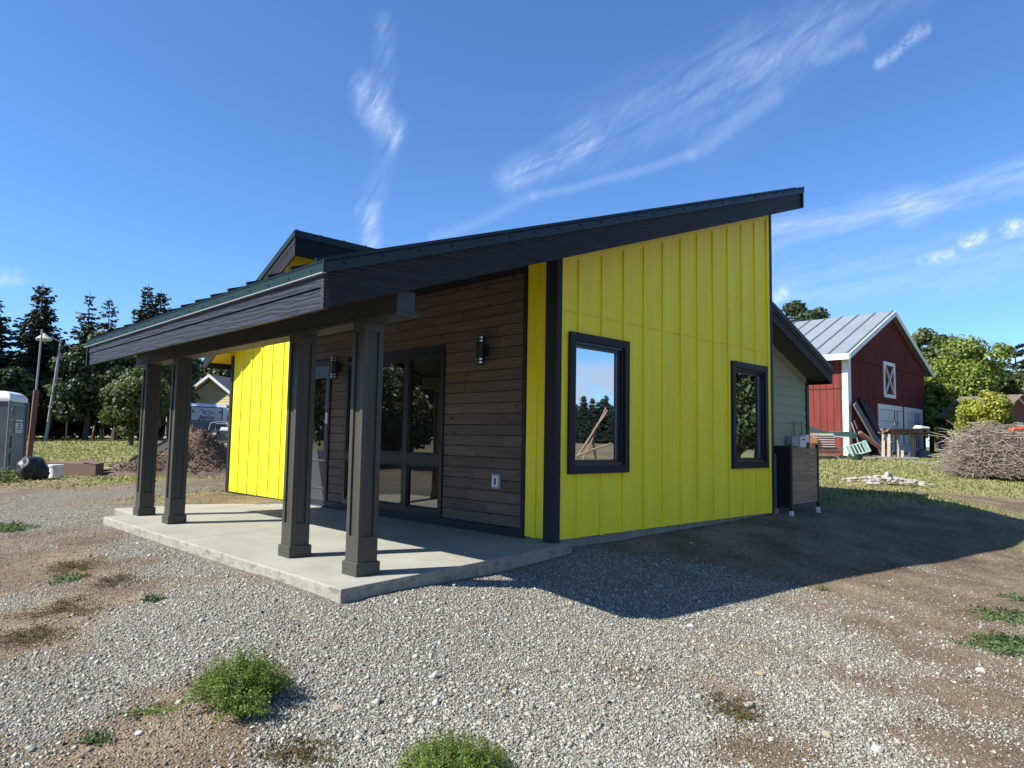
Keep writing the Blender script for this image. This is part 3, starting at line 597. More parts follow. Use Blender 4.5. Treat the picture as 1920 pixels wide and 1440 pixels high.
lo=m.build('loft_door',M['white'],barn);q=MB();q.bar((xa+t,by0-.02,za+t),(xb-t,by0-.02,zb-t),.05,.10,(0,1,0));q.bar((xa+t,by0-.03,zb-t),(xb-t,by0-.03,za+t),.05,.10,(0,1,0));q.build('cross_brace',M['white'],lo)
# ---- things leaning on and standing in front of the barn
def plank(name,a,b,w,th,mat,label,group=None,cat='board'):
    m=MB();a,b=Vector(a),Vector(b);m.bar(b,a,w,th,(0,-1,.4));o=m.build(name,mat,loc=b);return tag(o,label,cat,group)
plank('leaning_board',(27.1,6.72,2.95),(28.25,5.9,.62),.55,.06,M['graylumber'],'widest pale gray board leaning against the red barn front')
for i,(a,b) in enumerate((((28.0,6.8,3.2),(29.5,6.1,.66)),((28.45,6.78,3.1),(29.8,6.15,.66)),((28.9,6.76,2.85),(30.1,6.3,.68)))):
    plank('leaning_board',a,b,.30,.06,M['darklumber'],'dark brown board leaning on the barn right of the wide pale board','dark boards leaning on the barn')
for i,(a,b) in enumerate((((26.0,6.2,1.62),(27.3,5.3,.60)),((26.08,6.15,1.66),(27.42,5.25,.60)))):
    plank('leaning_board',a,b,.17,.05,M['redlumber'],'short reddish board leaning low below the wide pale board','short reddish boards by the barn')
plank('leaning_board',(26.75,6.75,2.1),(26.95,6.35,.62),.10,.04,M['weathered'],'thin upright stick against the white corner trim of the barn')
plank('leaning_board',(27.1,6.75,2.2),(27.45,6.3,.62),.18,.04,M['redlumber'],'short tan board standing upright beside the barn corner')
# work bench made of scrap timber on slanting legs
bz0=GZ(27.,5.0);bench=empty('work_bench',(27.2,4.9,bz0),'rough timber workbench piled with scrap wood in front of the garage doors','workbench')
b0=Vector((26.1,5.35,0));b1=Vector((28.55,4.35,0));bd_=(b1-b0).normalized();bn=Vector((-bd_.y,bd_.x,0))
legs=[(.35,-.1),(.45,.25),(.85,-.1),(.95,.3),(1.7,-.1),(2.2,.2)]
for (t,off) in legs:
    m=MB();p=b0+bd_*t+bn*off;g0=GZ(p.x,p.y);m.bar((p.x-.22,p.y-.05,g0),(p.x+.03,p.y,bz0+1.0),.12,.12);m.build('leg',M['weathered'],bench)
m=MB();rr=random.Random(5)
for k in range(16):
    z=bz0+1.0+.045*(k//3);o=bn*rr.uniform(-.3,.4);s0=rr.uniform(0,.5);s1=rr.uniform(1.8,2.6)
    m.bar(b0+bd_*s0+o+Vector((0,0,z+rr.uniform(-.02,.02))),b0+bd_*s1+o*rr.uniform(.6,1.2)+Vector((0,0,z+rr.uniform(-.03,.05))),.12,.045)
m.build('timber_top',M['redlumber'],bench)
def mk(name,label,cat,mat,fn,loc,group=None,**k):
    m=MB();fn(m);return tag(m.build(name,mat,loc=loc,**k),label,cat,group)
zt=bz0+1.27
mk('circular_saw','small dark power tool on top of the timber workbench','tool',M['dark'],lambda m:(m.box(26.75,27.0,4.95,5.1,zt,zt+.10),m.tube([(26.75,5.0,zt+.1),(26.78,5.0,zt+.25),(26.95,5.0,zt+.22),(26.98,5.0,zt+.1)],.02,6)),(26.85,5.0,zt))
mk('folded_sheet','white folded sheet lying on the right end of the workbench','sheet',M['white'],lambda m:m.hull4([(27.9,4.3,zt),(28.5,4.1,zt),(28.6,4.5,zt),(28.0,4.7,zt)],[(27.95,4.35,zt+.12),(28.45,4.17,zt+.08),(28.5,4.42,zt+.07),(28.05,4.6,zt+.14)]),(28.2,4.4,zt),bevel=.03)
zg=GZ(28.4,4.7)
mk('tarp_bundle','dark blue tarp bundle on the ground right of the workbench','tarp',pm('blue_tarp',(.02,.03,.06),.5),lambda m:m.hull4([(28.2,4.5,zg-.03),(29.2,4.2,zg-.03),(29.4,5.0,zg-.03),(28.4,5.2,zg-.03)],[(28.4,4.6,zg+.3),(28.9,4.5,zg+.42),(29.0,4.8,zg+.4),(28.6,5.0,zg+.33)]),(28.8,4.7,zg),bevel=.08)
mk('scrap_crate','small reddish broken crate under the workbench','crate',M['redlumber'],lambda m:(m.box(26.9,27.5,5.0,5.4,bz0-.02,bz0+.12),m.box(27.1,27.4,4.95,5.3,bz0+.12,bz0+.26)),(27.2,5.2,bz0))
mk('short_post','pale short timber stub standing in front of the workbench','post',M['weathered'],lambda m:m.bar((26.75,4.75,GZ(26.7,4.7)-.02),(26.9,4.75,bz0+.55),.13,.10),(26.75,4.75,bz0))
for (x,y,a,lb) in ((25.2,5.5,.9,'pale flat paving slab lying below the reddish boards'),(26.2,4.7,1.1,'pale flat paving slab lying under the workbench legs'),(23.6,2.95,.6,'pale flat slab in the grass left of the brush pile')):
    z=GZ(x,y);mk('paving_slab',lb,'slab',M['found'],lambda m:m.hull4([(x-.3*a,y+.5*a,z-.02),(x+.3*a,y-.6*a,z-.02),(x+.7*a,y-.2*a,z-.02),(x+.1*a,y+.8*a,z-.02)],[(x-.3*a,y+.5*a,z+.07),(x+.3*a,y-.6*a,z+.07),(x+.7*a,y-.2*a,z+.08),(x+.1*a,y+.8*a,z+.08)]),(x,y,z))
# green tub with a pale green crate tipped on it
tz=GZ(24.4,5.75)
mk('garden_tub','dark green plastic tub standing by the barn corner','tub',pm('green_plastic',(.03,.06,.045),.5),lambda m:m.tube([(24.4,5.75,tz-.02),(24.4,5.75,tz+.24)],[.22,.30],14),(24.4,5.75,tz))
cr=empty('plastic_crate',(24.4,5.7,tz+.25),'pale mint green slotted crate tipped on the dark green tub','crate');cm=pm('mint_plastic',(.42,.60,.52),.5)
c0=Vector((24.38,5.65,tz+.46));ax=Vector((.2,-.24,.1));ay=Vector((.10,.09,.0));az=Vector((-.05,.07,.19))
m=MB()
for k in range(6):
    m.obox(c0+ax*(-1+k*.4)-ay,ax*.10,ay*.06,az)
m.obox(c0-ay+az,ax*1.1,ay*.08,az*.12);m.obox(c0-ay-az,ax*1.1,ay*.08,az*.12);m.build('slatted_side',cm,cr)
m=MB();m.obox(c0+ax*1.1,ax*.05,ay,az*1.1);m.obox(c0-ax*1.1,ax*.05,ay,az*1.1);m.build('body',cm,cr)
# lumber stack left of it
lz=GZ(24.2,6.7)
for k,(z,x0,x1,h,mt,lb) in enumerate(((lz,23.2,24.4,.10,'weathered','lowest pale plank of the lumber stack beside the barn'),(lz+.13,23.2,24.1,.08,'redlumber','short reddish plank second in the lumber stack beside the barn'),(lz+.24,23.3,24.5,.09,'weathered','long gray plank third in the lumber stack beside the barn'),(lz+.38,23.1,24.9,.10,'weathered','longest gray plank near the top of the lumber stack'))):
    mk('timber_plank',lb,'plank',M[mt],lambda m:m.hull4([(x0,7.5,z),(x1,6.4,z),(x1+.2,6.7,z),(x0+.2,7.8,z)],[(x0,7.5,z+h),(x1,6.4,z+h),(x1+.2,6.7,z+h),(x0+.2,7.8,z+h)]),((x0+x1)/2,7.1,z))
mk('slat_panel_board','gray slatted timber panel leaning upright on the lumber stack','panel',M['weathered'],lambda m:[m.hull4([(23.55,7.10,z_),(24.18,6.48,z_),(24.24,6.54,z_),(23.61,7.16,z_)],[(23.53,7.16,z_+.085),(24.20,6.55,z_+.085),(24.26,6.61,z_+.085),(23.59,7.22,z_+.085)]) for z_ in [1.0+.095*i for i in range(6)]],(23.9,6.8,1.0))
mk('orange_block','short orange tinted timber offcut at the left of the lumber stack','offcut',pm('orange_timber',(.42,.18,.07),.8),lambda m:m.hull4([(23.25,7.3,1.15),(23.6,6.95,1.15),(23.7,7.05,1.15),(23.35,7.4,1.15)],[(23.25,7.3,1.38),(23.6,6.95,1.38),(23.7,7.05,1.38),(23.35,7.4,1.38)]),(23.45,7.2,1.15))
def tarpf(m):
    P=[(23.7,7.95,1.92),(24.2,7.6,1.90),(24.5,7.3,1.74),(24.9,6.95,1.62),(25.5,6.45,1.66),(25.8,6.2,1.62)]
    for a,b in zip(P[:-1],P[1:]):
        a,b=Vector(a),Vector(b);w=Vector((.5,.55,.02));t=Vector((0,0,-.05));m.hull4([a+t,b+t,b+w+t,a+w+t],[a,b,b+w,a+w])
        m.hull4([a+Vector((0,0,-.22)),b+Vector((0,0,-.25)),b+Vector((.04,.04,-.25)),a+Vector((.04,.04,-.22))],[a+t,b+t,b+t+Vector((.04,.04,0)),a+t+Vector((.04,.04,0))])
mk('corrugated_sheet','wavy dark green sheet laid over the top of the lumber stack','sheet',pm('green_sheet',(.05,.11,.085),.5),tarpf,(24.7,7.,1.6))
mk('sheet_edge_board','thin white strip along the lower edge of the green sheet','strip',M['white'],lambda m:m.bar((24.0,7.45,1.50),(25.5,6.4,1.42),.05,.05),(24.7,7.,1.4))
# ================================================================ BRUSH PILE
V=[];F_=[]
bp=empty('brush_pile',(20.1,.45,GZ(20.1,.45)),'tall heaped pile of dry brown branches and twigs on the grass','brush pile')
def twigs(n,seed,rad,Lr,shell):
    r=np.random.default_rng(seed);Vs=[];Fs=[]
    for i in range(n):
        a=r.uniform(0,2*np.pi);u=r.uniform(0,1)**.5 if not shell else r.uniform(.75,1.02);ph=r.uniform(0,1)
        # dome 1.75 m radius 1.6 m tall
        zz=ph**1.2;rr=1.22*(1+.16*np.sin(2*a+1)+.10*np.sin(5*a))*r.uniform(.9,1.12)*np.sqrt(max(0,1-(zz)**2.4))*u
        c=np.array([20.1+rr*np.cos(a)*1.0,.25+rr*np.sin(a)*1.02,.27+(1.42+.22*np.sin(3*a+.6))*zz*u+.02])
        th=r.uniform(0,2*np.pi);el=r.normal(0,.28)
        d=np.array([np.cos(th)*np.cos(el),np.sin(th)*np.cos(el),np.sin(el)]);Ln=r.uniform(*Lr)
        bend=np.array([0,0,-r.uniform(.0,.35)])*Ln+r.normal(0,.08,3)*Ln
        pts=[c-d*Ln/2+bend*.5,c,c+d*Ln/2+bend*.5];w=r.uniform(*rad)
        sd=np.cross(d,[0,0,1.]);sd/=np.linalg.norm(sd)+1e-6;up=np.cross(sd,d)
        b=len(Vs)
        for k,p in enumerate(pts):
            ww=w*(1-.4*k/2)
            for q in (0,2.09,4.19): Vs.append(p+(sd*np.cos(q)+up*np.sin(q))*ww)
        for k in range(2):
            for q in range(3):
                q2=(q+1)%3;Fs.append((b+k*3+q,b+k*3+q2,b+(k+1)*3+q2,b+(k+1)*3+q))
    return np.array(Vs),np.array(Fs)
v,f=twigs(4200,3,(.005,.010),(.4,1.1),False);v[:,2]=np.maximum(v[:,2],.2);npmesh('twigs',v,f,M['twig'],bp)
v,f=twigs(2600,4,(.006,.012),(.3,.95),True);v[:,2]=np.maximum(v[:,2],.22);npmesh('outer_twigs',v,f,M['twig'],bp)
m=MB();rr=random.Random(2)
for k in range(22):
    a=rr.uniform(0,6.28);p=Vector((20.1+.95*math.cos(a),.25+1.0*math.sin(a),.35+rr.uniform(0,.8)));q=p+Vector((rr.uniform(-.4,.4),rr.uniform(-.7,.7),rr.uniform(.0,.5)))
    mid=(p+q)/2+Vector((0,0,.25));m.tube([p,mid,q],[.02,.016,.008],5)
for k in range(46):
    a=rr.uniform(0,6.28);z=rr.uniform(.5,1.45);q0=Vector((20.1+.8*math.cos(a),.25+.8*math.sin(a),z));L_=rr.uniform(.5,1.1);q2=q0+Vector((math.cos(a)*L_*.8+rr.uniform(-.3,.3),math.sin(a)*L_*.8+rr.uniform(-.4,.4),rr.uniform(-.1,.65)));q1=(q0+q2)/2+Vector((rr.uniform(-.08,.08),rr.uniform(-.08,.08),.12))
    m.tube([q0,q1,q2],[.011,.009,.005],4)
m.build('branches',pm('pale_branch',(.36,.30,.23),.8,.2),bp)
# ================================================================ RUBBLE
chm=pm('broken_concrete',(.36,.33,.28),.9,.25,6,bs_=.5,fine=.1)
def rock(name,c,s,mat,label,cat,group=None,seed=0,flat=.6,sides=7):
    r=random.Random(seed);import bmesh as _b
    bm=_b.new();_b.ops.create_icosphere(bm,subdivisions=2,radius=1)
    ax=[r.uniform(.65,1.15) for _ in range(3)];pl=[(Vector((r.gauss(0,1),r.gauss(0,1),r.gauss(0,1))).normalized(),r.uniform(.55,.85)) for _ in range(sides)]
    rot=Matrix.Rotation(r.uniform(0,6.28),3,'Z')
    for v in bm.verts:
        p=v.co.copy()
        for n,d in pl:
            t=p.dot(n)
            if t>d:p-=n*(t-d)*.95
        p=Vector((p.x*ax[0],p.y*ax[1],p.z*ax[2]*flat));v.co=rot@p*s
    me=bpy.data.meshes.new(name);bm.to_mesh(me);bm.free();me.materials.append(mat)
    o=bpy.data.objects.new(name,me);COL.objects.link(o);o.location=c;return tag(o,label,cat,group)
rr=random.Random(9)
for k in range(95):
    a=rr.uniform(0,6.28);u=rr.uniform(0,1)**.6;x=14.45+u*.75*math.cos(a)-.1*math.sin(a)*u;y=1.45+u*1.05*math.sin(a);s=rr.uniform(.045,.13);h=(1-u)*.16+.04
    rock('concrete_chunk',(x,y,GZ(x,y)+s*.25+h),s,chm,'broken gray concrete chunk in the low heap on the grass','concrete chunk','broken concrete chunks heaped on the lawn',k,.55)
rock('concrete_chunk',(14.35,1.35,GZ(14.35,1.35)+.22),.17,chm,'largest concrete chunk standing on top of the low heap','concrete chunk',None,77,1.2)
fe=empty('wooden_fence',(41.5,4.6,.75),'dark red brown board fence between the barn corner and the brush pile','fence')
fm=pm('fence_board_dark',(.10,.05,.035),.9,.3,3,(3,3,.5));fa=Vector((39.5,6.6,0));fb=Vector((45.,.2,0));nn=30
m=MB()
for k in range(nn):
    p=fa.lerp(fb,(k+.04)/nn);q=fa.lerp(fb,(k+.92)/nn);h=rr.uniform(1.75,1.9);g=GZ(p.x,p.y)
    m.hull4([(p.x,p.y,g+.05),(q.x,q.y,g+.05),(q.x+.03,q.y+.02,g+.05),(p.x+.03,p.y+.02,g+.05)],[(p.x,p.y,g+h),(q.x,q.y,g+h),(q.x+.03,q.y+.02,g+h),(p.x+.03,p.y+.02,g+h)])
m.build('board_panel',fm,fe)
for k in range(6):
    p=fa.lerp(fb,k/5.);g=GZ(p.x,p.y);m=MB();m.box(p.x-.14,p.x-.02,p.y-.06,p.y+.06,g,g+1.95);m.build('post',M['weathered'],fe)
# ================================================================ SHED, TRACTOR (right edge)
shed=empty('garden_shed',(38.6,4.5,.75),'small dark red shed with worn brown shingle roof behind the yellow sapling','shed')
w=Vector((-.3,-.954,0));t=Vector((.954,-.3,0));P2=Vector((37.93,2.74,0));P1=P2-w*2.6
e0=2.62;r0=3.80
def SP(a,b,z): p=P2-w*a+t*b;return (p.x,p.y,z)
shm=M['redlumber'] if False else pm('shed_shingles',(.20,.165,.125),.9,.25,4,(1,1,1),island=.35)
m=MB()
for side in (-1,1):
    n=9
    for k in range(n):
        b0_=2.15*(1-k/n);b1_=2.15*(1-(k+1)/n)-.05;z0_=e0+(r0-e0)*k/n;z1_=e0+(r0-e0)*(k+1)/n
        x=-.35
        while x<2.8:
            q=min(x+.30,2.85);m.hull4([SP(x,side*b0_,z0_),SP(q-.02,side*b0_,z0_),SP(q-.02,side*b1_,z1_-.02),SP(x,side*b1_,z1_-.02)],[SP(x,side*b0_,z0_+.05),SP(q-.02,side*b0_,z0_+.05),SP(q-.02,side*b1_,z1_+.02),SP(x,side*b1_,z1_+.02)]);x=q
m.build('roof',shm,shed)
m=MB();m.hull4([SP(0,-1.9,.5),SP(2.5,-1.9,.5),SP(2.5,1.9,.5),SP(0,1.9,.5)],[SP(0,-1.9,2.7),SP(2.5,-1.9,2.7),SP(2.5,1.9,2.7),SP(0,1.9,2.7)]);m.add([SP(0,-1.9,2.7),SP(0,1.9,2.7),SP(0,0,3.72)],[(0,1,2)]);m.build('wall',pm('shed_wall_red',(.13,.05,.04),.85,.2,2,(3,3,.4)),shed)
m=MB()
for sd in(-1,1): m.bar(SP(-.04,sd*1.9,2.7),SP(-.04,0,3.74),.06,.10)
m.build('gable_trim',M['white'],shed)
m=MB();m.hull4([SP(.01,-.5,.6),SP(-.05,-.5,.6),SP(-.05,.5,.6),SP(.01,.5,.6)],[SP(.01,-.5,2.4),SP(-.05,-.5,2.4),SP(-.05,.5,2.4),SP(.01,.5,2.4)]);m.build('door',M['white'],shed)
orange=pm('tractor_orange',(.62,.075,.025),.35,.08,3)
tg=GZ(23.8,-.9);tr=empty('tractor',(23.8,-1.0,tg),'orange red tractor with front loader partly behind the brush pile','tractor')
m=MB();m.tube([(23.3,.45,1.60),(23.45,.25,1.72),(23.7,-.1,1.74),(24.0,-.6,1.62),(24.2,-1.4,1.25)],.10,6);m.tube([(23.5,.2,1.7),(23.55,.0,1.2),(23.6,-.1,.9)],.06,6);m.build('loader_arm',orange,tr)
m=MB();m.hull4([(23.0,.75,.55),(23.3,.3,.55),(24.1,.8,.55),(23.8,1.2,.55)],[(23.1,.6,1.05),(23.4,.1,1.05),(24.2,.6,1.05),(23.9,1.1,1.05)]);m.build('bucket',M['dark'],tr,bevel=.03)
m=MB();m.box(23.7,24.5,-2.3,-.7,1.05,1.62);m.build('hood',orange,tr,bevel=.08)
for (x,y,r) in ((23.5,-1.0,.42),(24.7,-1.0,.42),(23.45,-3.0,.62),(24.75,-3.0,.62)):
    m=MB();m.tube([(x-.13,y,tg+r),(x+.13,y,tg+r)],r,20);q=m.build('wheel',M['dark'],tr,bevel=.03);h_=MB();h_.tube([(x-.15,y,tg+r),(x+.15,y,tg+r)],r*.5,14);h_.build('rim',orange,q)
m=MB();m.box(23.8,24.4,-3.4,-2.5,1.2,1.35);m.box(23.8,24.4,-3.45,-3.35,1.35,1.8);m.build('seat',M['dark'],tr,bevel=.04)
m=MB();m.box(23.75,24.45,-3.5,-.8,.6,1.05);m.build('chassis',M['dark'],tr)
# ================================================================ LEFT SIDE: portable toilet and clutter
pz=-.1;pt=empty('portable_toilet',(-2.0,19.3,pz),'gray portable toilet with rounded white roof at the left edge','portable toilet')
u=Vector((.52,.854,0));n_=Vector((-.854,.52,0));c0=Vector((-1.98,18.42,pz));W=1.1
def PP(a,b,z,o=0): p=c0+u*a+n_*b-n_*o;return (p.x,p.y,pz+z)
tm=pm('toilet_gray_plastic',(.085,.088,.095),.45,.08)
m=MB();m.hull4([PP(0,0,.1),PP(W,0,.1),PP(W,W,.1),PP(0,W,.1)],[PP(.02,.02,2.0),PP(W-.02,.02,2.0),PP(W-.02,W-.02,2.0),PP(.02,W-.02,2.0)]);body=m.build('body',tm,pt,bevel=.03)
pgm=pm('toilet_post_gray',(.15,.15,.16),.45)
for (a,b) in ((0,0),(W,0),(0,W),(W,W)): m=MB();m.tube([PP(a,b,.1),PP(a,b,2.02)],.035,8);m.build('corner_post',pgm,pt)
m=MB()
for z in (1.62,1.68,1.74,1.80,1.86): m.hull4([PP(.3,0,z,.012),PP(.85,0,z,.012),PP(.85,.02,z),PP(.3,.02,z)],[PP(.3,0,z+.02,.012),PP(.85,0,z+.02,.012),PP(.85,.02,z+.02),PP(.3,.02,z+.02)])
m.build('vent_louvre',tm,pt)
m=MB()
for (z0,z1) in ((.25,.62),(.72,1.05)): m.hull4([PP(.2,0,z0,.02),PP(.9,0,z0,.02),PP(.9,.02,z0),PP(.2,.02,z0)],[PP(.2,0,z1,.02),PP(.9,0,z1,.02),PP(.9,.02,z1),PP(.2,.02,z1)])
m.build('wall_panel',tm,pt,bevel=.01)
m=MB()
for z in (.3,.6,.9,1.2,1.5,1.8): m.obox(PP(.06,0,z,.01),u*.015,n_*.012,(0,0,.015))
m.build('rivet',M['chrome'],pt)
m=MB();K=8;rings=[]
for i in range(K+1):
    s_=i/K;o=.06*(1-s_)+.5*(s_**2.2);hh=.30*math.sin(s_*math.pi/2);rings.append([PP(-.06+o*.9+.0,-.06+o*.9,2.0+hh),PP(W+.06-o*.9,-.06+o*.9,2.0+hh),PP(W+.06-o*.9,W+.06-o*.9,2.0+hh),PP(-.06+o*.9,W+.06-o*.9,2.0+hh)])
for a,b in zip(rings[:-1],rings[1:]): m.add(list(a)+list(b),[(i,(i+1)%4,(i+1)%4+4,i+4) for i in range(4)])
m.add(rings[-1],[(0,1,2,3)]);m.add(rings[0],[(3,2,1,0)]);m.build('roof',M['white'],pt,bevel=.02)
m=MB();m.hull4([PP(.42,0,1.14,.016),PP(.80,0,1.14,.016),PP(.80,.02,1.14),PP(.42,.02,1.14)],[PP(.42,0,1.50,.016),PP(.80,0,1.50,.016),PP(.80,.02,1.50),PP(.42,.02,1.50)]);sg=m.build('sign',M['white'],pt)
def text(body_,size,loc,xdir,ndir,mat,parent,extr=.003,bold=0,sx=1.,shear=0):
    cu=bpy.data.curves.new('lettering','FONT');cu.body=body_;cu.size=size;cu.align_x='CENTER';cu.align_y='CENTER';cu.extrude=extr;cu.offset=bold;cu.shear=shear
    tmp=bpy.data.objects.new('tmp',cu);COL.objects.link(tmp);dg=bpy.context.evaluated_depsgraph_get();dg.update()
    me=bpy.data.meshes.new_from_object(tmp.evaluated_get(dg));bpy.data.objects.remove(tmp)
    x=Vector(xdir).normalized();n=Vector(ndir).normalized();y=n.cross(x)
    o0=origin(parent);mat3=Matrix((x,y,n)).transposed()
    for v in me.vertices: v.co=mat3@Vector((v.co.x*sx,v.co.y,v.co.z))+Vector(loc)-o0
    me.materials.clear();me.materials.append(mat);me.name='lettering';o=bpy.data.objects.new('lettering',me);COL.objects.link(o);o.parent=parent;return o
for (s_,z,sz,sx) in (('AMERICAN',1.435,.085,.95),('ON-SITE',1.365,.06,.9),('SERVICES',1.305,.065,.9),('509-254-4150',1.235,.065,.85),('www.services.com',1.175,.04,.9)):
    if s_.startswith('www'):
        m=MB();m.hull4([PP(.46,0,z-.008,.019),PP(.76,0,z-.008,.019),PP(.76,0,z-.008,.016),PP(.46,0,z-.008,.016)],[PP(.46,0,z+.008,.019),PP(.76,0,z+.008,.019),PP(.76,0,z+.008,.016),PP(.46,0,z+.008,.016)]);m.build('fine_print',M['dark'],sg)
    else: text(s_,sz,PP(.61,0,z,.019),u,-n_,M['dark'],sg,.001,.0015,sx)
# black bag, bucket, flattened box, wood
def blob(name,c,rx_,ry_,rz_,mat,label,cat,seed=1,parent=None,amp=.16,sub=4,fq=2.4):
    import bmesh as _b;from mathutils import noise as mn
    bm=_b.new();_b.ops.create_icosphere(bm,subdivisions=sub,radius=1)
    for v in bm.verts:
        p=v.co.copy();k=1+amp*mn.fractal(p*fq+Vector((seed*7.,0,0)),.9,2.,4);p=p*k;v.co=Vector((p.x*rx_,p.y*ry_,max(p.z,-.55)*rz_))
    me=bpy.data.meshes.new(name);bm.to_mesh(me);bm.free();me.materials.append(mat);me.polygons.foreach_set('use_smooth',[True]*len(me.polygons))
    o=bpy.data.objects.new(name,me);COL.objects.link(o)
    if parent is not None:o.parent=parent;o.location=Vector(c)-origin(parent)
    else:o.location=c;tag(o,label,cat)
    return o
blob('trash_bag',(-2.02,14.75,.16),.31,.33,.34,pm('black_bag_plastic',(.008,.009,.014),.5,.1,bs_=.8,bscale=9),'bulging black trash bag in front of the portable toilet','trash bag',3,amp=.25,fq=1.6)
bk_=empty('bucket',(-1.45,15.2,-.06),'white plastic bucket between the black bag and cardboard box','bucket');bx2=Vector((-1.45,15.2,-.06))
m=MB();m.tube([bx2+Vector((0,0,0)),bx2+Vector((0,0,.34))],[.135,.155],20);m.build('pail',M['white'],bk_)
m=MB();m.tube([bx2+Vector((0,0,.30)),bx2+Vector((0,0,.345))],[.168,.168],20);m.build('rim',M['white'],bk_)
cbm=pm('cardboard',(.15,.095,.058),.85,.12)
cbd=empty('cardboard_box',(-.9,15.9,-.06),'long low brown cardboard box with open flap behind the white bucket','box')
m=MB();m.hull4([(-1.5,16.5,-.08),(-.55,15.35,-.08),(-.30,15.6,-.08),(-1.25,16.8,-.08)],[(-1.5,16.5,.30),(-.55,15.35,.27),(-.30,15.6,.30),(-1.25,16.8,.32)]);m.build('body',cbm,cbd)
m=MB();m.hull4([(-.56,15.33,.26),(-.30,15.58,.29),(-.55,16.0,.36),(-.85,15.75,.34)],[(-.56,15.33,.28),(-.30,15.58,.31),(-.55,16.0,.38),(-.85,15.75,.36)]);m.build('flap',cbm,cbd)
mk('wood_offcut','pale tan wooden offcut standing between the bag and the bucket','offcut',M['weathered'],lambda m:m.bar((-1.68,15.35,-.08),(-1.63,15.4,.25),.08,.12),(-1.65,15.35,-.08))
mk('plywood_sheet','pale weathered plywood sheet lying beside the cardboard box','plywood',M['weathered'],lambda m:m.hull4([(-.45,16.2,.12),(.25,15.5,.10),(.55,16.1,.10),(-.2,17.,.12)],[(-.45,16.2,.15),(.25,15.5,.13),(.55,16.1,.13),(-.2,17.,.15)]),(0,16.2,.1))
mk('plastic_sheet','thin dark plastic sheet edge curling on the ground right of the box','plastic sheet',M['dark'],lambda m:m.hull4([(-.5,15.4,-.08),(.5,15.2,-.05),(.75,15.9,-.05),(-.2,16.0,-.08)],[(-.5,15.4,-.03),(.5,15.2,.04),(.75,15.9,.10),(-.2,16.0,.0)]),(.1,15.6,-.08))
# posts and lamps
post=empty('wooden_post',(-.57,23.5,-.02),'tall reddish brown timber post with a thin metal pipe on top','post')
m=MB();m.hull4([(-.65,23.4,-.1),(-.50,23.4,-.1),(-.50,23.55,-.1),(-.65,23.55,-.1)],[(-.57,23.4,2.5),(-.42,23.4,2.5),(-.42,23.55,2.5),(-.57,23.55,2.5)]);m.build('timber',pm('red_brown_post',(.16,.07,.045),.8,.2,2,(4,4,.6)),post)
m=MB();m.tube([(-.5,23.5,2.45),(-.45,23.5,4.6)],.03,8);m.build('pipe',M['gray'],post)
yl=empty('yard_light',(4.55,48.1,.52),'leaning pale metal pole with an oval lamp head by the trees','yard light')
m=MB();m.tube([(4.55,48.1,.45),(4.98,47.8,7.1)],[.09,.05],10);m.build('pole',M['gray'],yl)
m=MB();m.tube([(4.98,47.8,6.9),(4.5,47.85,7.1),(4.2,47.85,7.1)],.045,8);m.build('arm',M['gray'],yl)
m=MB();m.tube([(4.05,47.85,6.82),(4.05,47.85,6.88),(4.05,47.85,7.0),(4.05,47.85,7.2),(4.05,47.85,7.35)],[.18,.40,.48,.22,.08],18);m.build('lamp_shade',pm('lamp_cream',(.55,.52,.40),.5),yl)
yl2=empty('metal_pole',(4.75,48.4,.52),'thinner gray metal pole standing close behind the yard light','pole')
m=MB();m.tube([(4.66,48.4,.45),(5.12,48.4,6.2)],.06,8);m.build('shaft',M['gray'],yl2)
mk('utility_box','small gray utility box on a pole among the spruces','utility box',M['gray'],lambda m:m.box(5.75,6.1,48.7,48.9,4.6,5.3),(5.9,48.8,4.6))
for k,(x,y) in enumerate(((6.6,52.3),(8.43,52.78),(10.39,53.28),(11.76,53.7),(13.2,54.0))):
    z=GZ(x,y);tag(MB().tube([(x,y,z-.1),(x,y,z+1.35)],.07,6).build('fence_post',M['bark'],loc=(x,y,z)),'dark fence post at the edge of the trees','post','dark posts along the tree edge')
for (x,y,x2,z2,lb) in ((8.75,52.2,8.6,1.95,'tallest pale stake standing at the edge of the trees'),(8.95,52.3,8.8,1.9,'pale stake close beside the tallest stake'),(8.1,52.1,8.25,1.6,'shortest pale stake left of the other stakes')):
    z=GZ(x,y);tag(MB().tube([(x,y,z-.1),(x2,y,z2)],.06,6).build('wooden_stake',M['weathered'],loc=(x,y,z)),lb,'stake')
# ================================================================ DIRT MOUND
def mound():
    n=90;xs=np.linspace(-1.2,4.6,n);ys=np.linspace(13.2,18.6,n);X,Y=np.meshgrid(xs,ys,indexing='ij')
    cx,cy=2.15,16.1;dx=X-cx;dy=Y-cy
    a=(dx*.72-dy*.70);b=(dx*.70+dy*.72)          # a: across the view, b: along it
    h=1.10*np.exp(-((np.abs(a)/1.05)**2.6))*np.exp(-(b/1.15)**2)
    h=np.maximum(h,.55*np.exp(-((a+1.25)/.9)**2)*np.exp(-(b/.95)**2));h=np.maximum(h,.30*np.exp(-((a+.2)/1.6)**2)*np.exp(-((b+1.5)/.7)**2))
    h=h*(1+.8*(fbm(X,Y,.6,71)-.47))+(.30*(fbm(X,Y,.32,75)-.45)+.10*(fbm(X,Y,.1,77,2)-.4))*np.clip(h*6,0,1)
    Z=ground_z(X,Y)+h-.05;idx=np.arange(n*n).reshape(n,n);F=np.stack([idx[:-1,:-1],idx[1:,:-1],idx[1:,1:],idx[:-1,1:]],-1).reshape(-1,4)
    return np.stack([X,Y,Z],-1).reshape(-1,3),F,X,Y,Z
v,f,mX,mY,mZ=mound()
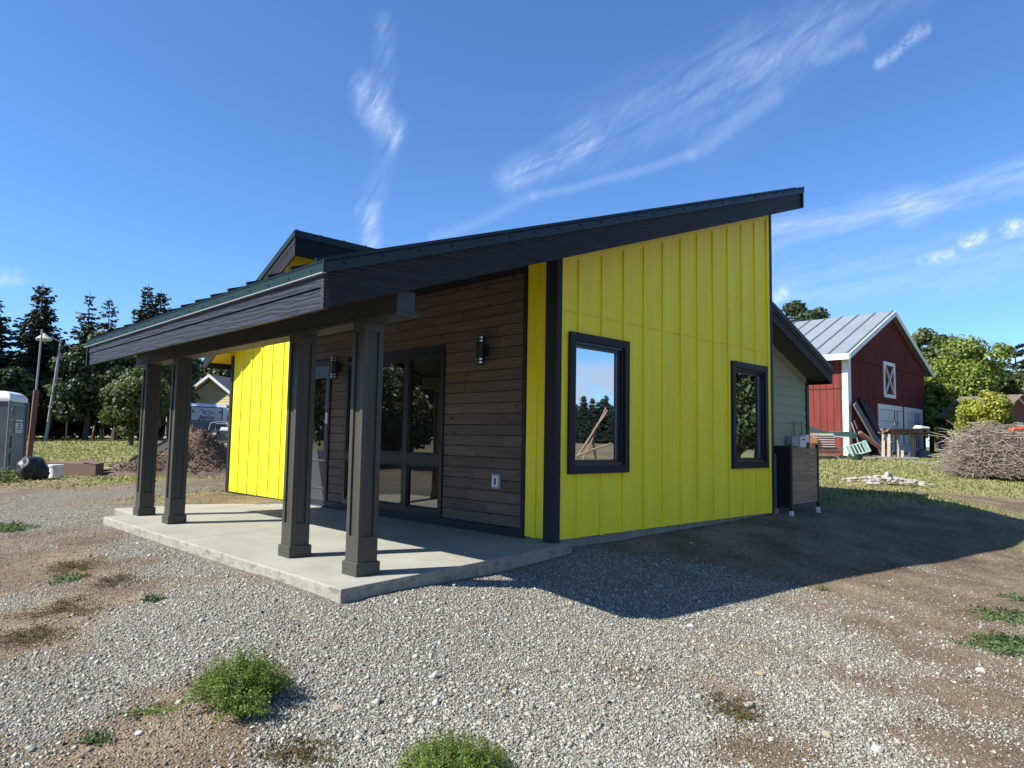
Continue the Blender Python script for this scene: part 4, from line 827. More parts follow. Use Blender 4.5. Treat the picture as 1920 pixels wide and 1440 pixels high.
dm=npmesh('dirt_mound',v,f,pm('mound_soil',(.15,.095,.06),.95,.5,2.5,bs_=1.,bscale=14,fine=.35,fs=14),loc=(2.15,16.1,0));tag(dm,'rounded mound of loose brown soil and chips behind the columns','dirt mound')
rq=np.random.default_rng(5);hh=(v[:,2]-ground_z(v[:,0],v[:,1]));cand=np.where(hh>.10)[0];ii=rq.choice(cand,7000);cpt=v[ii]+rq.normal(0,.03,(7000,3))*[1,1,.3]+[0,0,.015]
def chips(P,S,r):
    a=r.normal(size=P.shape);a/=np.linalg.norm(a,axis=1)[:,None];c=np.cross(a,r.normal(size=P.shape));c/=np.linalg.norm(c,axis=1)[:,None];S=S[:,None]
    return np.stack([P-a*S,P-c*S*.5,P+a*S,P+c*S*.5],1).reshape(-1,3),np.arange(4*len(P)).reshape(-1,4)
vv,ff=chips(cpt,rq.uniform(.015,.05,7000),rq);npmesh('soil_chips',vv,ff,pm('mound_chips',(.26,.17,.11),.9,.3,3,island=.75),dm)
pl_=((.35,16.98,.14),(1.15,15.95,.62),(.6,16.75,.1),(1.4,15.7,.55));
plank('loose_plank',(1.55,15.75,1.02),(.35,16.6,.10),.16,.05,M['darklumber'],'long dark plank lying up the left side of the dirt mound',cat='plank')
plank('loose_plank',(1.35,15.55,.85),(.30,16.25,.06),.14,.05,M['graylumber'],'gray plank beside the dark plank on the dirt mound',cat='plank')
plank('loose_plank',(.55,16.35,.20),(.20,16.55,.05),.28,.06,M['weathered'],'short pale board at the foot of the dirt mound',cat='board')
# ================================================================ TRAILERS AND YELLOW GARAGE
drv=MB();drv.hull4([(9.5,40,.30),(26,36,.30),(30,56,.35),(11,54,.35)],[(9.5,40,GZ(9.5,40)+.06),(26,36,GZ(26,36)+.10),(30,56,GZ(30,56)+.10),(11,54,GZ(11,54)+.08)])
tag(drv.build('driveway',pm('asphalt',(.06,.06,.062),.9,.2),loc=(18,46,.5)),kind='structure')
ct=empty('camper_trailer',(14.2,47.5,.66),'white and gray camper trailer with a framed front panel behind the mound','camper trailer')
U=Vector((.99,-.12,0)).normalized();Wd=Vector((.12,.99,0)).normalized();cc=Vector((13.72,45.9,0))
def CP(a,b,z,o=0): p=cc+U*a+Wd*(b-o);return (p.x,p.y,z)
hw=1.42;zb,zt_=1.0,3.28
m=MB();prof=[(0,zb+.25),(.25,zb),(6,zb),(6,zt_),(.25,zt_),(0,zt_-.25)]
m.hull4([CP(-hw,b,z) for b,z in prof],[CP(hw,b,z) for b,z in prof]);m.build('body',pm('camper_white',(.60,.61,.63),.4,.05),ct,bevel=.05)
m=MB();m.hull4([CP(-hw+.03,0,zb+.22,.02),CP(hw-.03,0,zb+.22,.02),CP(hw-.03,.05,zb+.22),CP(-hw+.03,.05,zb+.22)],[CP(-hw+.03,0,1.98,.02),CP(hw-.03,0,1.98,.02),CP(hw-.03,.05,1.98),CP(-hw+.03,.05,1.98)]);m.build('lower_panel',pm('camper_gray',(.075,.08,.095),.4),ct)
m=MB();m.hull4([CP(-1.08,0,2.0,.03),CP(1.12,0,2.0,.03),CP(1.12,.05,2.0),CP(-1.08,.05,2.0)],[CP(-1.08,0,3.05,.03),CP(1.12,0,3.05,.03),CP(1.12,.05,3.05),CP(-1.08,.05,3.05)]);fp=m.build('front_panel',M['dark'],ct,bevel=.02)
m=MB();m.hull4([CP(-1.0,0,2.08,.045),CP(1.04,0,2.08,.045),CP(1.04,0,2.08,.03),CP(-1.0,0,2.08,.03)],[CP(-1.0,0,2.98,.045),CP(1.04,0,2.98,.045),CP(1.04,0,2.98,.03),CP(-1.0,0,2.98,.03)]);m.build('panel_face',pm('camper_panel',(.36,.38,.41),.4,.04),fp)
text('Jayco',.42,CP(.02,0,2.30,.05),U,-Wd,M['dark'],fp,.004,.012,1.15,.25)
m=MB()
for P in ([(-.42,2.86),(-.2,2.76),(-.02,2.66)],[(-.3,2.76),(-.22,2.62),(-.05,2.55),(.15,2.52),(.3,2.6)],[(.0,2.72),(.15,2.76),(.3,2.70),(.36,2.6),(.55,2.57)],[(-.25,2.6),(-.1,2.66)]):
    m.tube([CP(a,0,z,.052) for a,z in P],.02,4)
m.build('bird_emblem',M['dark'],fp)
m=MB()
for a in (-.9,.94): m.hull4([CP(a-.14,0,2.62,.06),CP(a+.14,0,2.62,.06),CP(a+.14,0,2.62,.045),CP(a-.14,0,2.62,.045)],[CP(a-.14,0,2.66,.06),CP(a+.14,0,2.66,.06),CP(a+.14,0,2.66,.045),CP(a-.14,0,2.66,.045)]);m.obox(CP(a,0,2.71,.05),U*.05,Wd*.01,(0,0,.06))
m.build('latch',M['dark'],fp)
def LP(b,z,o=0): p=cc-U*(hw+o)+Wd*b;return (p.x,p.y,z)
m=MB();m.hull4([LP(3.2,1.2,.02),LP(4.6,1.2,.02),LP(4.6,1.2),LP(3.2,1.2)],[LP(3.2,3.1,.02),LP(4.6,3.1,.02),LP(4.6,3.1),LP(3.2,3.1)]);d_=m.build('door',M['white'],ct)
m=MB();m.hull4([LP(3.6,2.1,.04),LP(4.2,2.1,.04),LP(4.2,2.1,.02),LP(3.6,2.1,.02)],[LP(3.6,2.9,.04),LP(4.2,2.9,.04),LP(4.2,2.9,.02),LP(3.6,2.9,.02)]);m.build('pane',M['dark'],d_)
for b in (3.0,3.9):
  for sd in (-1,1):
    m=MB();p=cc+Wd*b+U*sd*(hw-.15);m.tube([p-U*.12+Vector((0,0,.98)),p+U*.12+Vector((0,0,.98))],.34,18);m.build('wheel',M['dark'],ct)
m=MB();p=cc-Wd*1.3;m.tube([tuple(cc-U*.6+Vector((0,0,1.0))),(p.x,p.y,1.0)],.06,6);m.tube([tuple(cc+U*.6+Vector((0,0,1.0))),(p.x,p.y,1.0)],.06,6);m.tube([(p.x,p.y,.66),(p.x,p.y,1.15)],.05,6);m.build('tow_frame',M['dark'],ct)
mk('storage_box','small pale tan box on the driveway beside the utility trailer','box',pm('tan_box',(.5,.42,.28),.7),lambda m:m.box(12.15,12.65,42.3,42.7,GZ(12.4,42.5)+.02,GZ(12.4,42.5)+.42),(12.4,42.5,.7))
ut=empty('utility_trailer',(13.9,42.6,.68),'low black utility trailer with tubular rails beside the camper','utility trailer')
m=MB();m.hull4([(12.85,42.75,1.12),(14.9,41.2,1.02),(15.6,42.3,1.02),(13.6,43.8,1.12)],[(12.85,42.75,1.40),(14.9,41.2,1.30),(15.6,42.3,1.30),(13.6,43.8,1.40)]);m.build('bed',pm('trailer_gray',(.06,.065,.075),.5),ut)
m=MB();m.tube([(12.75,42.8,1.4),(12.85,42.75,1.85),(13.2,42.5,1.95),(14.9,41.2,1.85)],.03,6);m.tube([(13.6,43.8,1.4),(13.6,43.8,1.85),(15.6,42.3,1.8)],.03,6);m.build('rail',M['gray'],ut)
for (x,y) in ((13.15,42.45),(14.6,43.3)):
    m=MB();m.tube([(x-.08,y+.1,1.0),(x+.08,y-.08,1.0)],.30,18);w_=m.build('wheel',M['dark'],ut);m=MB();m.tube([(x-.1,y+.12,1.0),(x+.1,y-.1,1.0)],.17,14);m.build('rim',M['gray'],w_)
m=MB();m.hull4([(13.4,42.6,1.35),(14.4,41.9,1.3),(14.8,42.6,1.3),(13.9,43.2,1.35)],[(13.5,42.6,1.6),(14.3,42.0,1.5),(14.6,42.5,1.52),(13.9,43.,1.58)]);m.build('load',M['white'],ut,bevel=.04)
yg=empty('yellow_garage',(21,60.5,.7),'pale yellow gabled garage with gray shingle roof behind the camper','garage')
U2=Vector((.62,-.785,0)).normalized();W2_=Vector((.785,.62,0)).normalized();g0=Vector((18.75,57.9,0))
def YP(a,b,z): p=g0+U2*a+W2_*b;return (p.x,p.y,z)
hwid=2.9;ezz=3.75;pk=6.25;sl=(pk-ezz)/(hwid+.45)
m=MB();m.hull4([YP(-hwid,0,.5),YP(hwid,0,.5),YP(hwid,9,.5),YP(-hwid,9,.5)],[YP(-hwid,0,3.95),YP(hwid,0,3.95),YP(hwid,9,3.95),YP(-hwid,9,3.95)])
m.hull4([YP(-hwid,0,3.9),YP(hwid,0,3.9),YP(0,0,pk-.2)],[YP(-hwid,9,3.9),YP(hwid,9,3.9),YP(0,9,pk-.2)]);
m.build('wall',pm('pale_yellow_siding',(.62,.52,.27),.6,.04),yg)
m=MB()
for z in np.arange(.7,5.9,.22):
    hwz=min(hwid,(pk-.35-z)/sl) if z>3.9 else hwid
    if hwz>.1: m.hull4([YP(-hwz,-.025,z),YP(hwz,-.025,z),YP(hwz,0,z),YP(-hwz,0,z)],[YP(-hwz,-.005,z+.21),YP(hwz,-.005,z+.21),YP(hwz,0,z+.21),YP(-hwz,0,z+.21)])
m.build('lap_siding',pm('pale_yellow_lap',(.66,.56,.30),.6,.04),yg)
m=MB();e=hwid+.45
for s_ in(-1,1): m.hull4([YP(s_*e,-.75,ezz-.02),YP(0,-.75,pk-.02),YP(0,9.5,pk-.02),YP(s_*e,9.5,ezz-.02)],[YP(s_*e,-.75,ezz+.10),YP(0,-.75,pk+.10),YP(0,9.5,pk+.10),YP(s_*e,9.5,ezz+.10)])
rf2=m.build('roof',pm('gray_shingles',(.10,.10,.105),.9,.3,9,fine=.15),yg)
m=MB()
for s_ in(-1,1): m.hull4([YP(s_*e,-.70,ezz-.06),YP(0,-.70,pk-.06),YP(0,0,pk-.06),YP(s_*e,0,ezz-.06)],[YP(s_*e,-.70,ezz-.021),YP(0,-.70,pk-.021),YP(0,0,pk-.021),YP(s_*e,0,ezz-.021)])
m.build('soffit',bpy.data.materials['pale_yellow_siding'],rf2)
m=MB()
for s_ in(-1,1): m.hull4([YP(s_*e,-.80,ezz-.16),YP(0,-.80,pk-.16),YP(0,-.75,pk-.16),YP(s_*e,-.75,ezz-.16)],[YP(s_*e,-.80,ezz+.12),YP(0,-.80,pk+.12),YP(0,-.75,pk+.12),YP(s_*e,-.75,ezz+.12)])
m.build('bargeboard',M['white'],rf2)
SKYTINT=(.72,1.02,1.34);CLOUDCOL=(5.6,6.6,8.0);SKYSTR=.078;SUNSTR=4.8;EXPO=1.0
# ================================================================ VEGETATION
def quads(C_,S,r,asp=1.,nrm=None,tilt=1.):
    n=len(C_);a=r.normal(size=(n,3));a/=np.linalg.norm(a,axis=1)[:,None]
    if nrm is not None:
        b=nrm+tilt*r.normal(size=(n,3))*.6;b/=np.linalg.norm(b,axis=1)[:,None]+1e-9;a=np.cross(b,a);a/=np.linalg.norm(a,axis=1)[:,None]+1e-9
        c=np.cross(b,a)
    else:
        c=np.cross(a,r.normal(size=(n,3)));c/=np.linalg.norm(c,axis=1)[:,None]+1e-9
    S=S[:,None];V=np.stack([C_-a*S,C_-c*S*asp*.55+a*S*.1,C_+a*S,C_+c*S*asp*.55+a*S*.1],1).reshape(-1,3)
    return V,np.arange(4*n).reshape(-1,4)
def crownpts(x,y,zb,zt,W,r,nb=26,per=330,shape=.5):
    P=[];Nn=[];zc=(zb+zt)/2;hz=(zt-zb)/2
    for k in range(nb):
        th=r.uniform(0,2*np.pi);ph=np.arccos(r.uniform(-.85,1.));q=r.uniform(.25,.82)
        c=np.array([x+W/2*q*np.sin(ph)*np.cos(th)*(1 if ph<1.7 else .9),y+W/2*q*np.sin(ph)*np.sin(th),zc+hz*q*1.08*np.cos(ph)])
        br=r.uniform(.15,.27)*W*(1.1-.35*q);m=int(per*r.uniform(.6,1.3));d=r.normal(size=(m,3));d/=np.linalg.norm(d,axis=1)[:,None]
        rad=br*r.uniform(.35,1.08,m)**.6;p=c+d*rad[:,None]*np.array([1,1,.75]);P.append(p);Nn.append(d+np.array([0,0,.35]))
    return np.concatenate(P),np.concatenate(Nn)
def leafy(name,label,x,y,H,W,mat,seed,leaf=.15,zb=.12,nb=26,per=330,group=None,cat='tree',z=None):
    r=np.random.default_rng(seed);z0=GZ(x,y) if z is None else z
    root=empty(name,(x,y,z0),label,cat,group)
    m=MB();m.tube([(x,y,z0-.1),(x+.05*W*.3,y,z0+H*.3),(x,y+.03*W,z0+H*.62)],[.035*W+.04,.026*W+.03,.012*W+.01],7)
    for k in range(7):
        a=r.uniform(0,6.28);h=r.uniform(.22,.5)*H;m.tube([(x,y,z0+h),(x+.2*W*np.cos(a),y+.2*W*np.sin(a),z0+h+.14*H),(x+.38*W*np.cos(a),y+.38*W*np.sin(a),z0+h+.25*H)],[.014*W+.012,.009*W+.01,.008],5)
    m.build('trunk',M['bark'],root)
    P,Nn=crownpts(x,y,z0+H*zb,z0+H*1.03,W,r,nb,per)
    V,F=quads(P,leaf*r.uniform(.6,1.25,len(P)),r,1.3,Nn);npmesh('crown',V,F,mat,root);return root
def spruce(name,label,x,y,H,W,seed,dens=1.,mat='needle',group=None,lean=0):
    r=np.random.default_rng(seed);z0=GZ(x,y);root=empty(name,(x,y,z0),label,'tree',group)
    m=MB();m.tube([(x,y,z0-.1),(x,y,z0+H*.6),(x,y,z0+H)],[.016*H,.006*H,.0012*H],7);m.build('trunk',M['bark'],root)
    Vs=[];Fs=[];nv=0;z=z0+.06*H
    while z<z0+H*.985:
        t=(z-z0)/H;L=W/2*(1-t)**.72*(1.05 if t>.15 else .95)+.16;nbr=int((5+5*(1-t))*dens+1);off=r.uniform(0,6.28)
        for k in range(nbr):
            if r.uniform()>.9*min(1,dens+.25): continue
            a=off+2*np.pi*k/nbr+r.uniform(-.3,.3);Lb=L*r.uniform(.5,1.3)*(1.18 if r.uniform()<.15 else 1);n=max(3,int(Lb/.16))
            s=(np.arange(n)+.5)/n;dx=np.cos(a);dy=np.sin(a)
            drop=-.30*Lb*s+.30*Lb*s**2.4+ (.25*Lb*s if t>.85 else 0)
            c=np.stack([x+dx*Lb*s,y+dy*Lb*s,z+drop+r.normal(0,.015,n)],1)
            wd=(.30+.22*(1-s))*min(1,.4+Lb*.5)
            ax=np.array([dx,dy,0]);sd=np.array([-dy,dx,0])
            for rep in range(4):
                tw=r.normal(0,.35,n);dirn=ax[None]*.55+sd[None]*(r.choice([-1,1],n)*r.uniform(.3,1.,n))[:,None]+np.array([0,0,1.])[None]*(-.38+r.normal(0,.22,n))[:,None]
                dirn/=np.linalg.norm(dirn,axis=1)[:,None];up=np.cross(dirn,r.normal(size=(n,3)));up/=np.linalg.norm(up,axis=1)[:,None]
                ln=(wd*r.uniform(.8,1.4,n))[:,None];q=np.stack([c,c+dirn*ln*.5+up*ln*.20,c+dirn*ln,c+dirn*ln*.5-up*ln*.20],1).reshape(-1,3)
                Vs.append(q);Fs.append(np.arange(4*n).reshape(-1,4)+nv);nv+=4*n
        z+=r.uniform(.15,.27)*(1 if dens>.8 else 1.35)*(H/11)
    npmesh('foliage',np.concatenate(Vs),np.concatenate(Fs),M[mat],root);return root
spruce('spruce_tree','broad dark spruce standing behind the leaning yard light',5.43,56.96,11.6,5.2,1,.95)
spruce('spruce_tree','thin sparse spruce top left of its close twin',8.76,57.93,11.7,4.2,2,.72)
spruce('spruce_tree','shorter of the two thin sparse spruces',9.7,55.93,11.0,3.6,3,.68)
spruce('spruce_tree','dense pointed spruce rising above the left roof eave',12.37,55.82,12.5,4.6,4,1.)
spruce('spruce_tree','dense spruce just right of the pointed one above the eave',13.5,56.28,12.3,4.4,5,1.)
spruce('spruce_tree','dark spruce cut by the left edge of the picture',2.2,56.53,10.4,5.6,6,1.)
spruce('spruce_tree','low dark spruce between the broad spruce and the twins',7.6,62,8.4,3.8,7,1.)
# leafy belt on the left
belt=[('tall dark leafy tree behind the eave end of the porch roof',9.17,50.54,8.0,6.4,'leaf_mid',.17),('round dark leafy tree left of the eave tip',6.88,48.57,6.4,4.8,'leaf_dark',.15),
('lower olive green bushy tree just left of the first column',6.35,36.9,4.2,3.6,'leaf_mid',.11),('olive leafy tree seen between the two far columns',12.16,48.5,7.0,4.2,'leaf_mid',.14),
('dark leafy tree behind the camper',17.09,63.,8.8,5.2,'leaf_dark',.19),('dark leafy tree behind the pale yellow garage',21.6,66.,9.2,6.4,'leaf_dark',.2),('low dark bush tree below the broad spruce',2.99,50.95,5.2,4.6,'leaf_dark',.16),
('small dark tree behind the pale metal poles',6.0,54.5,5.2,3.6,'leaf_dark',.16),('dark tree far behind the garage roof',25.5,62,8.,5.3,'leaf_dark',.2),('dark bushy tree right of the three pale stakes',10.9,56.,7.2,5.4,'leaf_dark',.17),('dark bushy tree behind the second column',14.3,57.,7.6,5.,'leaf_dark',.17),('low dark tree at the far left behind the toilet',.2,50.,5.6,5.2,'leaf_dark',.15),('dark tree filling the gap between the broad spruce and the twins',7.2,58.,7.6,5.,'leaf_dark',.17),('dark tree behind the lamp head and the broad spruce',4.2,60.,7.4,5.6,'leaf_dark',.18)]
for k,(lb,x,y,H,W,mt,lf) in enumerate(belt): leafy('leafy_tree',lb,x,y,H,W,M[mt],40+k,lf,.05,30,340)
# right side
leafy('round_pine','dark round topped pine rising behind the barn roof',46.6,17.35,11.9,4.2,M['leaf_dark'],61,.14,.35,26,380)
leafy('shade_tree','dark tall tree top behind the right slope of the barn',64.4,13.4,11.6,5.6,M['leaf_mid'],62,.2,.1,28,330)
leafy('bright_tree','large bright green leafy tree right of the barn',43.0,6.2,6.9,5.6,M['leaf_bright'],63,.105,.06,44,620)
leafy('bright_tree','small bright green tree close against the barn corner',38.9,6.9,5.0,2.6,M['leaf_bright'],64,.12,.05,20,330)
leafy('bright_tree','bright green tree behind and right of the large one',48.87,5.6,5.8,4.6,M['leaf_mid'],65,.14,.06,28,380)
leafy('bright_tree','low bright green bush behind the brush pile',36.0,4.4,2.6,2.6,M['leaf_bright'],66,.10,.05,18,300)
leafy('shade_tree','low dark tree filling the gap behind the bright trees',60.,10.,5.2,7.,M['leaf_dark'],57,.2,.0,26,320)
leafy('shade_tree','low dark tree behind the gap left of the garden shed',58.,7.5,5.,6.,M['leaf_dark'],58,.2,.0,26,320)
leafy('shade_tree','leafy tree at the far right edge of the picture',70,3.9,5.5,6.5,M['leaf_mid'],67,.2,.06,24,300)
leafy('sapling','taller yellow green sapling in front of the shingle roofed shed',26.5,1.35,3.1,1.5,M['leaf_yellow'],68,.06,.12,30,170)
leafy('sapling','lower yellow green sapling left of the tall sapling',28.36,2.5,2.7,1.6,M['leaf_yellow'],69,.06,.1,22,150)
leafy('bush','green bush between the saplings and the tractor',27.0,-.1,1.5,2.2,M['leaf_mid'],70,.06,.02,16,260,cat='bush')
# layered pine at the right: flat shelves of needles
def layered(x,y,H,W,seed):
    r=np.random.default_rng(seed);z0=GZ(x,y);root=empty('layered_pine',(x,y,z0),'blue green pine with long flat layered branches above the shed','tree')
    m=MB();m.tube([(x,y,z0-.1),(x+.2,y,z0+H*.6),(x,y,z0+H*.97)],[.16,.11,.03],7);P=[]
    for k in range(46):
        t=r.uniform(.28,1);a=r.uniform(0,6.28);Lb=W/2*(1.25-t)*r.uniform(.7,1.3)+.3;z=z0+H*t
        e=np.array([x+Lb*np.cos(a),y+Lb*np.sin(a),z+Lb*.22]);s0=np.array([x,y,z]);m.tube([tuple(s0),tuple((s0+e)/2+[0,0,.02]),tuple(e)],[.05,.035,.015],5)
        n=150;s=r.uniform(.25,1.05,n);c=s0+(e-s0)*s[:,None]+r.normal(0,1,(n,3))*np.array([.22,.22,.07])*(Lb*.25+.35);P.append(c)
    P=np.concatenate(P);m.build('trunk',M['bark'],root);V,F=quads(P,.16*r.uniform(.6,1.3,len(P)),r,.7,np.tile([0,0,1.],(len(P),1)),.7);npmesh('foliage',V,F,M['needle_light'],root)
layered(62.02,7.0,8.2,6.2,71)
# trees standing behind the photographer's right, mirrored in the windows
far=spruce('forest_spruce','dark forest spruce across the dry field, seen mirrored in the gable window',95,-58,9.5,4.5,80,1.,group='forest spruces across the field')
rr=random.Random(4)
for k in range(64):
    t=.12+.62*k/63;x=66+46*t+rr.uniform(-2.5,2.5);y=-82+36*t+rr.uniform(-2.5,2.5)
    c=copy_tree(far);s=rr.uniform(.60,.82);c.location=(x,y,GZ(x,y));c.scale=(s,s,s*rr.uniform(.9,1.1));c.rotation_euler=(0,0,rr.uniform(0,6.28))
leafy('field_tree','big spreading leafy tree on a bare trunk mirrored in the right gable window',19.0,-7.0,7.6,7.5,M['leaf_mid'],81,.10,.02,60,800)
leafy('field_tree','leafy tree beyond the leaning poles mirrored in the left gable window',31.5,-20.5,6.2,4.5,M['leaf_mid'],82,.12,.06,26,420)
leafy('field_tree','low spreading leafy tree under the big one, mirrored in the right gable window',18.2,-7.6,3.6,5.2,M['leaf_mid'],83,.08,.28,34,520)
pp=empty('leaning_poles',(14.1,-10.7,-.2),'rough bark covered poles propped together in the dry field','pole stack')
for k,(a,b) in enumerate((((13.2,-11.6,-.4),(14.3,-10.4,2.2)),((13.4,-11.2,-.4),(14.45,-10.6,2.3)),((13.0,-10.9,.5),(14.6,-10.5,1.0)),((14.1,-10.9,1.1),(15.0,-11.3,-.4)))):
    m=MB();m.tube([a,b],[.05,.035],7);m.build('pole',pm('bark_pole',(.30,.20,.13),.85,.3) if k==0 else bpy.data.materials['bark_pole'],pp)
leafy('west_tree','leafy tree northwest of the porch, mirrored in the door glass',-11.5,29.5,7.,7.,M['leaf_mid'],99,.13,.0,34,520)
for k,(x,y,H,W) in enumerate(((-12.5,22.0,4.6,6.),(-17.0,19.5,5.2,7.),(-22,15,5.,6.5),(-20,27,8.,8.))):
    leafy('west_tree',['nearest leafy tree west of the porch, mirrored in the porch windows','larger leafy tree west of the porch, mirrored in the porch windows','leafy tree farthest south in the western row','tallest leafy tree behind the western row'][k],x,y,H,W,M['leaf_mid'],90+k,.13,.0,34,520)
# --- low weeds
def weed(name,label,x,y,rad,h,n,leaf,mat,seed,stems=120,cat='weed',group=None):
    r=np.random.default_rng(seed);z0=GZ(x,y);Vs=[];nv=0;P=[];Nn=[];S=[]
    m=MB()
    for k in range(stems):
        a=r.uniform(0,6.28);q=r.uniform(0,1)**.5;q=q*(1+.18*np.sin(3*a+seed)+.1*np.sin(7*a))*r.uniform(.8,1.15);tip=np.array([x+rad*q*np.cos(a),y+rad*q*np.sin(a),z0+h*max(.12,1-.6*q**2.)*r.uniform(.55,1.22)])
        bs=np.array([x+rad*.25*q*np.cos(a),y+rad*.25*q*np.sin(a),z0-.01]);mid=(bs+tip)/2+np.array([0,0,.12*h])+np.append(.1*rad*q*np.array([np.cos(a),np.sin(a)]),0)
        if k%3==0: m.tube([tuple(bs),tuple(mid),tuple(tip)],[.0022,.0018,.001],3,False)
        nn=n//stems;s=r.uniform(.25,1.02,nn)[:,None];c=(1-s)**2*bs+2*s*(1-s)*mid+s*s*tip+r.normal(0,.012,(nn,3))*(rad/.26);P.append(c);d=c-np.array([x,y,z0-.05]);Nn.append(d/np.linalg.norm(d,axis=1)[:,None]+np.array([0,0,.5]))
    P=np.concatenate(P);Nn=np.concatenate(Nn);P[:,2]=np.maximum(P[:,2],z0+.003);V,F=quads(P,leaf*r.uniform(.5,1.3,len(P)),r,.75,Nn,1.3)
    root=empty(name,(x,y,z0),label,cat,group);m.build('stems',M['weed'],root);npmesh('leaves',V,F,M[mat],root)
weed('green_shrub','round bright green weed bush growing alone in the foreground gravel',-3.93,-1.40,.27,.235,24000,.0072,'weed',1,420,'bush')
weed('green_shrub','second bright green weed bush cut by the bottom edge',-3.50,-2.60,.27,.185,22000,.007,'weed',2,380,'bush')
weed('weed_patch','small dark weed in the gravel left of the porch slab',-3.74,.62,.10,.05,700,.010,'weed_dark',3,40)
weed('weed_patch','low green weed in the brown dirt patch at the left',-3.95,2.08,.20,.05,1300,.010,'weed_dark',4,60)
weed('weed_patch','weed tuft at the left edge beside the gravel',-3.85,5.7,.38,.07,1600,.016,'weed_dark',5,60)
weed('weed_patch','small bluish green weed at the bottom left',-4.57,-1.30,.085,.04,700,.008,'weed_dark',6,40)
weed('weed_patch','largest leafy weed patch spreading at the right edge',1.1,-3.78,.38,.06,3600,.014,'weed_dark',7,140)
weed('weed_patch','long low weed strip above the largest weed patch',2.25,-3.52,.36,.045,1700,.014,'weed_dark',8,90)
weed('weed_patch','topmost small weed at the right edge',3.4,-3.45,.28,.05,1000,.014,'weed_dark',9,60)
weed('weed_patch','tall dark weed tuft at the foot of the portable toilet',-2.62,14.1,.34,.30,1600,.022,'weed_dark',10,80)
weed('weed_patch','sparse yellow green weed beside the shrub in the dirt',-4.28,-1.17,.17,.018,1300,.005,'weed',11,90)
weed('weed_patch','small pale tuft on the edge of the house shadow',1.62,-2.12,.07,.05,260,.008,'weed',12,30)
for k,(x,y,rr_,lb) in enumerate(((-3.78,2.55,.33,'brownish ground cover strip above the low weed at left'),(-3.7,1.55,.30,'olive brown ground cover strip nearest the small dark weed'),(-4.15,.95,.42,'reddish ground cover patch at the left edge of the gravel'),(-4.45,.40,.35,'reddish brown ground cover in the lower left dirt'),(-3.9,-1.95,.22,'reddish creeping ground cover in the dirt below the green bush'),(-1.75,-2.95,.22,'brown ground cover around the stones in the right hollow'))):
    weed('ground_cover',lb,x,y,rr_,.022,2600,.0075,'moss',40+k,110,'ground cover')
# --- lawn and dry grass blades
def blades(n,seed,dmin,dmax,amin,amax,h,mat,thr,name,label,gl=1.):
    r=np.random.default_rng(seed);d=np.exp(r.uniform(np.log(dmin),np.log(dmax),n));a=np.radians(r.uniform(amin,amax,n))
    x=-5.57+d*np.cos(a);y=-5.06+d*np.sin(a);g,gr=masks(x,y);k=(gr>thr*r.uniform(.5,1.6,n))&~in_house(x,y)&~((x>26.6)&(x<38)&(y>6.8))&~((x>-3.1)&(x<.2)&(y>-.7)&(y<6.6))&(((x-14.45)/.85)**2+((y-1.45)/1.15)**2>1)
    x,y,d=x[k],y[k],d[k];z=ground_z(x,y);n=len(x);th=r.uniform(0,6.28,n);H=h*r.uniform(.5,1.4,n)*gl;w=.0011*d*r.uniform(.7,1.3,n)+.002
    bx,by=np.cos(th)*w,np.sin(th)*w;lx,ly=r.normal(0,.45,n)*H,r.normal(0,.45,n)*H
    V=np.stack([np.stack([x-bx,y-by,z-.01],1),np.stack([x+bx,y+by,z-.01],1),np.stack([x+lx,y+ly,z+H],1)],1).reshape(-1,3)
    o=npmesh(name,V,np.arange(3*n).reshape(-1,3),mat);tag(o,label,'grass',kind='stuff')
gm=leafmat('lawn_blades',[(.11,.17,.03),(.20,.25,.055),(.36,.35,.13),(.50,.43,.23)],.35,.7)
blades(190000,5,9,70,4,88,.055,gm,.55,'lawn_grass','short green and straw coloured lawn grass behind the house')
dg=leafmat('dry_blades',[(.16,.12,.06),(.28,.22,.11),(.40,.33,.18),(.12,.13,.04)],.3,.8)
blades(60000,6,3.,40,4,88,.022,dg,.22,'dry_grass','short dry straw and stubble scattered over the bare soil',1.)
